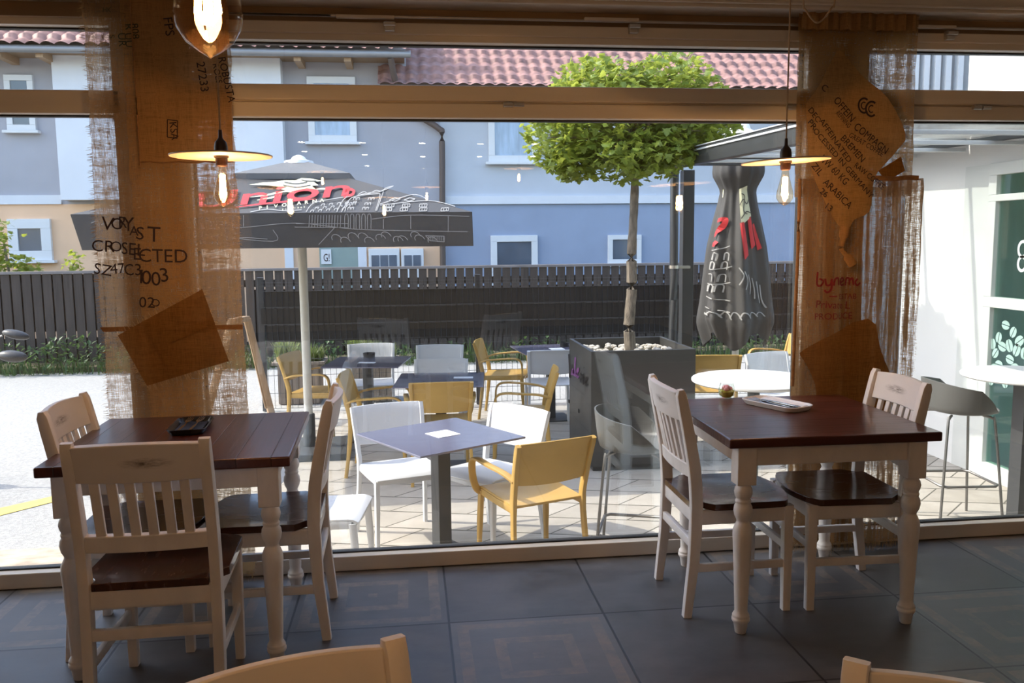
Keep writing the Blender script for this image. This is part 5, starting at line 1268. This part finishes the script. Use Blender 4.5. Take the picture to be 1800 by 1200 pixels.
def beans(b):
    rnd = random.Random(4); pl = []
    for k in range(900):
        y = rnd.uniform(4.0, 6.0); z = rnd.uniform(.38, .885); top = .62+.25*max(0, mnoise.noise(V((y*4, 3, 1)))+.55)
        if z > top or any((y-a)**2+(z-c)**2 < .0052 for a, c in pl): continue
        pl.append((y, z)); a = rnd.uniform(0, PI); s = rnd.uniform(.040, .05)
        for side_ in (-1, 1):
            vs = []
            for q in range(9):
                t = -PI/2+PI*q/8; e = V((side_*(math.cos(t)*s*.72+.003), math.sin(t)*s)); X, Y = e.x*math.cos(a)-e.y*math.sin(a), e.x*math.sin(a)+e.y*math.cos(a)
                vs.append(b.verts.new((WX-.001, y+X, z+Y)))
            b.faces.new(vs)
mk('bean_stickers', M['sticker'], dg, beans, smooth=False)
def gg(b):
    c = onp(1797, 450, V((WX-.004, 0, 0)), V((1, 0, 0)))
    for cy, r in ((.05, .055), (-.055, .05)): ribbon(b, [(c.y+r*.8*math.cos(k*.42), c.z+cy+r*math.sin(k*.42)) for k in range(16)], .022, lambda y, z: (WX-.004, y, z), 2)
mk('door_lettering', M['upvc'], dg, gg, smooth=False)

# ------------------------------------------------------------------ bushes far left, scooter
bs = thing('climbing_bush', 'green climber rising above the board fence at the far left', 'bush', (at(20, 440, 14.2).x, 14.2, ZG))
def bush(b):
    rnd = random.Random(21)
    for k in range(1300):
        d = V((rnd.gauss(0, 1), rnd.gauss(0, 1), rnd.gauss(0, 1))).normalized()*rnd.random()**.4
        leaf(b, V((d.x*.62, d.y*.35, 1.15+d.z*.62)), rnd.uniform(.05, .10), rnd)
    for k in range(260):
        leaf(b, V((-.25+rnd.gauss(0, .12), rnd.gauss(0, .1), 1.9+rnd.uniform(-.3, .38))), rnd.uniform(.05, .09), rnd)
    for k in range(70):
        leaf(b, V((.92+rnd.gauss(0, .06), rnd.gauss(0, .1), 1.55+rnd.uniform(-.1, .22))), rnd.uniform(.05, .08), rnd)
mk('foliage', M['leaf'], bs, bush, smooth=False)
mk('stem', M['bark'], bs, lambda b: (tube(b, [(0, 0, 0), (.02, 0, .6), (-.1, 0, 1.9)], .02, 6), tube(b, [(.1, 0, 0), (.5, 0, .9), (.92, 0, 1.6)], .012, 6)))
M['scooter'] = mat('dark_scooter_body', (.05, .06, .07), .25, var=.1, coat=.5)
M['mirror_back'] = mat('grey_mirror_shell', (.055, .052, .05), .4, var=.1)
SX = -4.05
sct = thing('motor_scooter', 'parked scooter at the far left, only its two rear-view mirrors in view', 'scooter', (SX, 6.6, ZG))
for x, r in ((.62, .22), (-.62, .22)): mk('wheel', M['gasket'], sct, lambda b: lathe(b, [(r-.08, -.05), (r, -.045), (r, .045), (r-.08, .05), (r-.08, -.05)], 32, (0, -x*0, 0), cap=False, R=None)).matrix_local = Matrix.Translation((0, x, r)) @ Matrix.Rotation(PI/2, 4, 'Y')
mk('body', M['scooter'], sct, lambda b: (sweep(b, smooth_path([(0, -.75, .55), (0, -.45, .66), (0, -.05, .52), (0, .12, .32), (0, .34, .32), (0, .50, .55), (0, .46, .85)], 4), [.26]*12+[.32]*8+[.30]*5, [.30]*8+[.26]*4+[.12]*8+[.12]*5, n=14)), ang=60)
mk('seat', M['gasket'], sct, lambda b: sweep(b, [(0, -.70, .78), (0, -.4, .80), (0, -.08, .76)], .26, .10, n=12))
mk('handlebar', M['steel'], sct, lambda b: tube(b, smooth_path([(-.34, .42, .98), (0, .46, .93), (.34, .42, .98)], 5), .014, 8))
mk('steering_column', M['scooter'], sct, lambda b: tube(b, [(0, .62, .22), (0, .46, .95)], .035, 10))
for px, py, Y, nm in ((28, 588, 6.95, 0), (22, 626, 6.35, 1)):
    p = at(px, py, Y)-V((SX, 6.6, ZG))
    def mir(b):
        ball(b, (p.x, p.y, p.z), .10, 3, (1.0, .55, .36 if nm == 0 else .42), Matrix.Rotation(.25 if nm == 0 else .12, 3, 'Y'))
    s_ = mk('mirror', M['mirror_back'], sct, mir)
    mk('mirror_stem', M['steel'], s_, lambda b: tube(b, smooth_path([(.28, .42, .98), (p.x-.35, p.y*.6+.1, p.z-.10), (p.x-.10, p.y, p.z-.005)], 5), .006, 6))
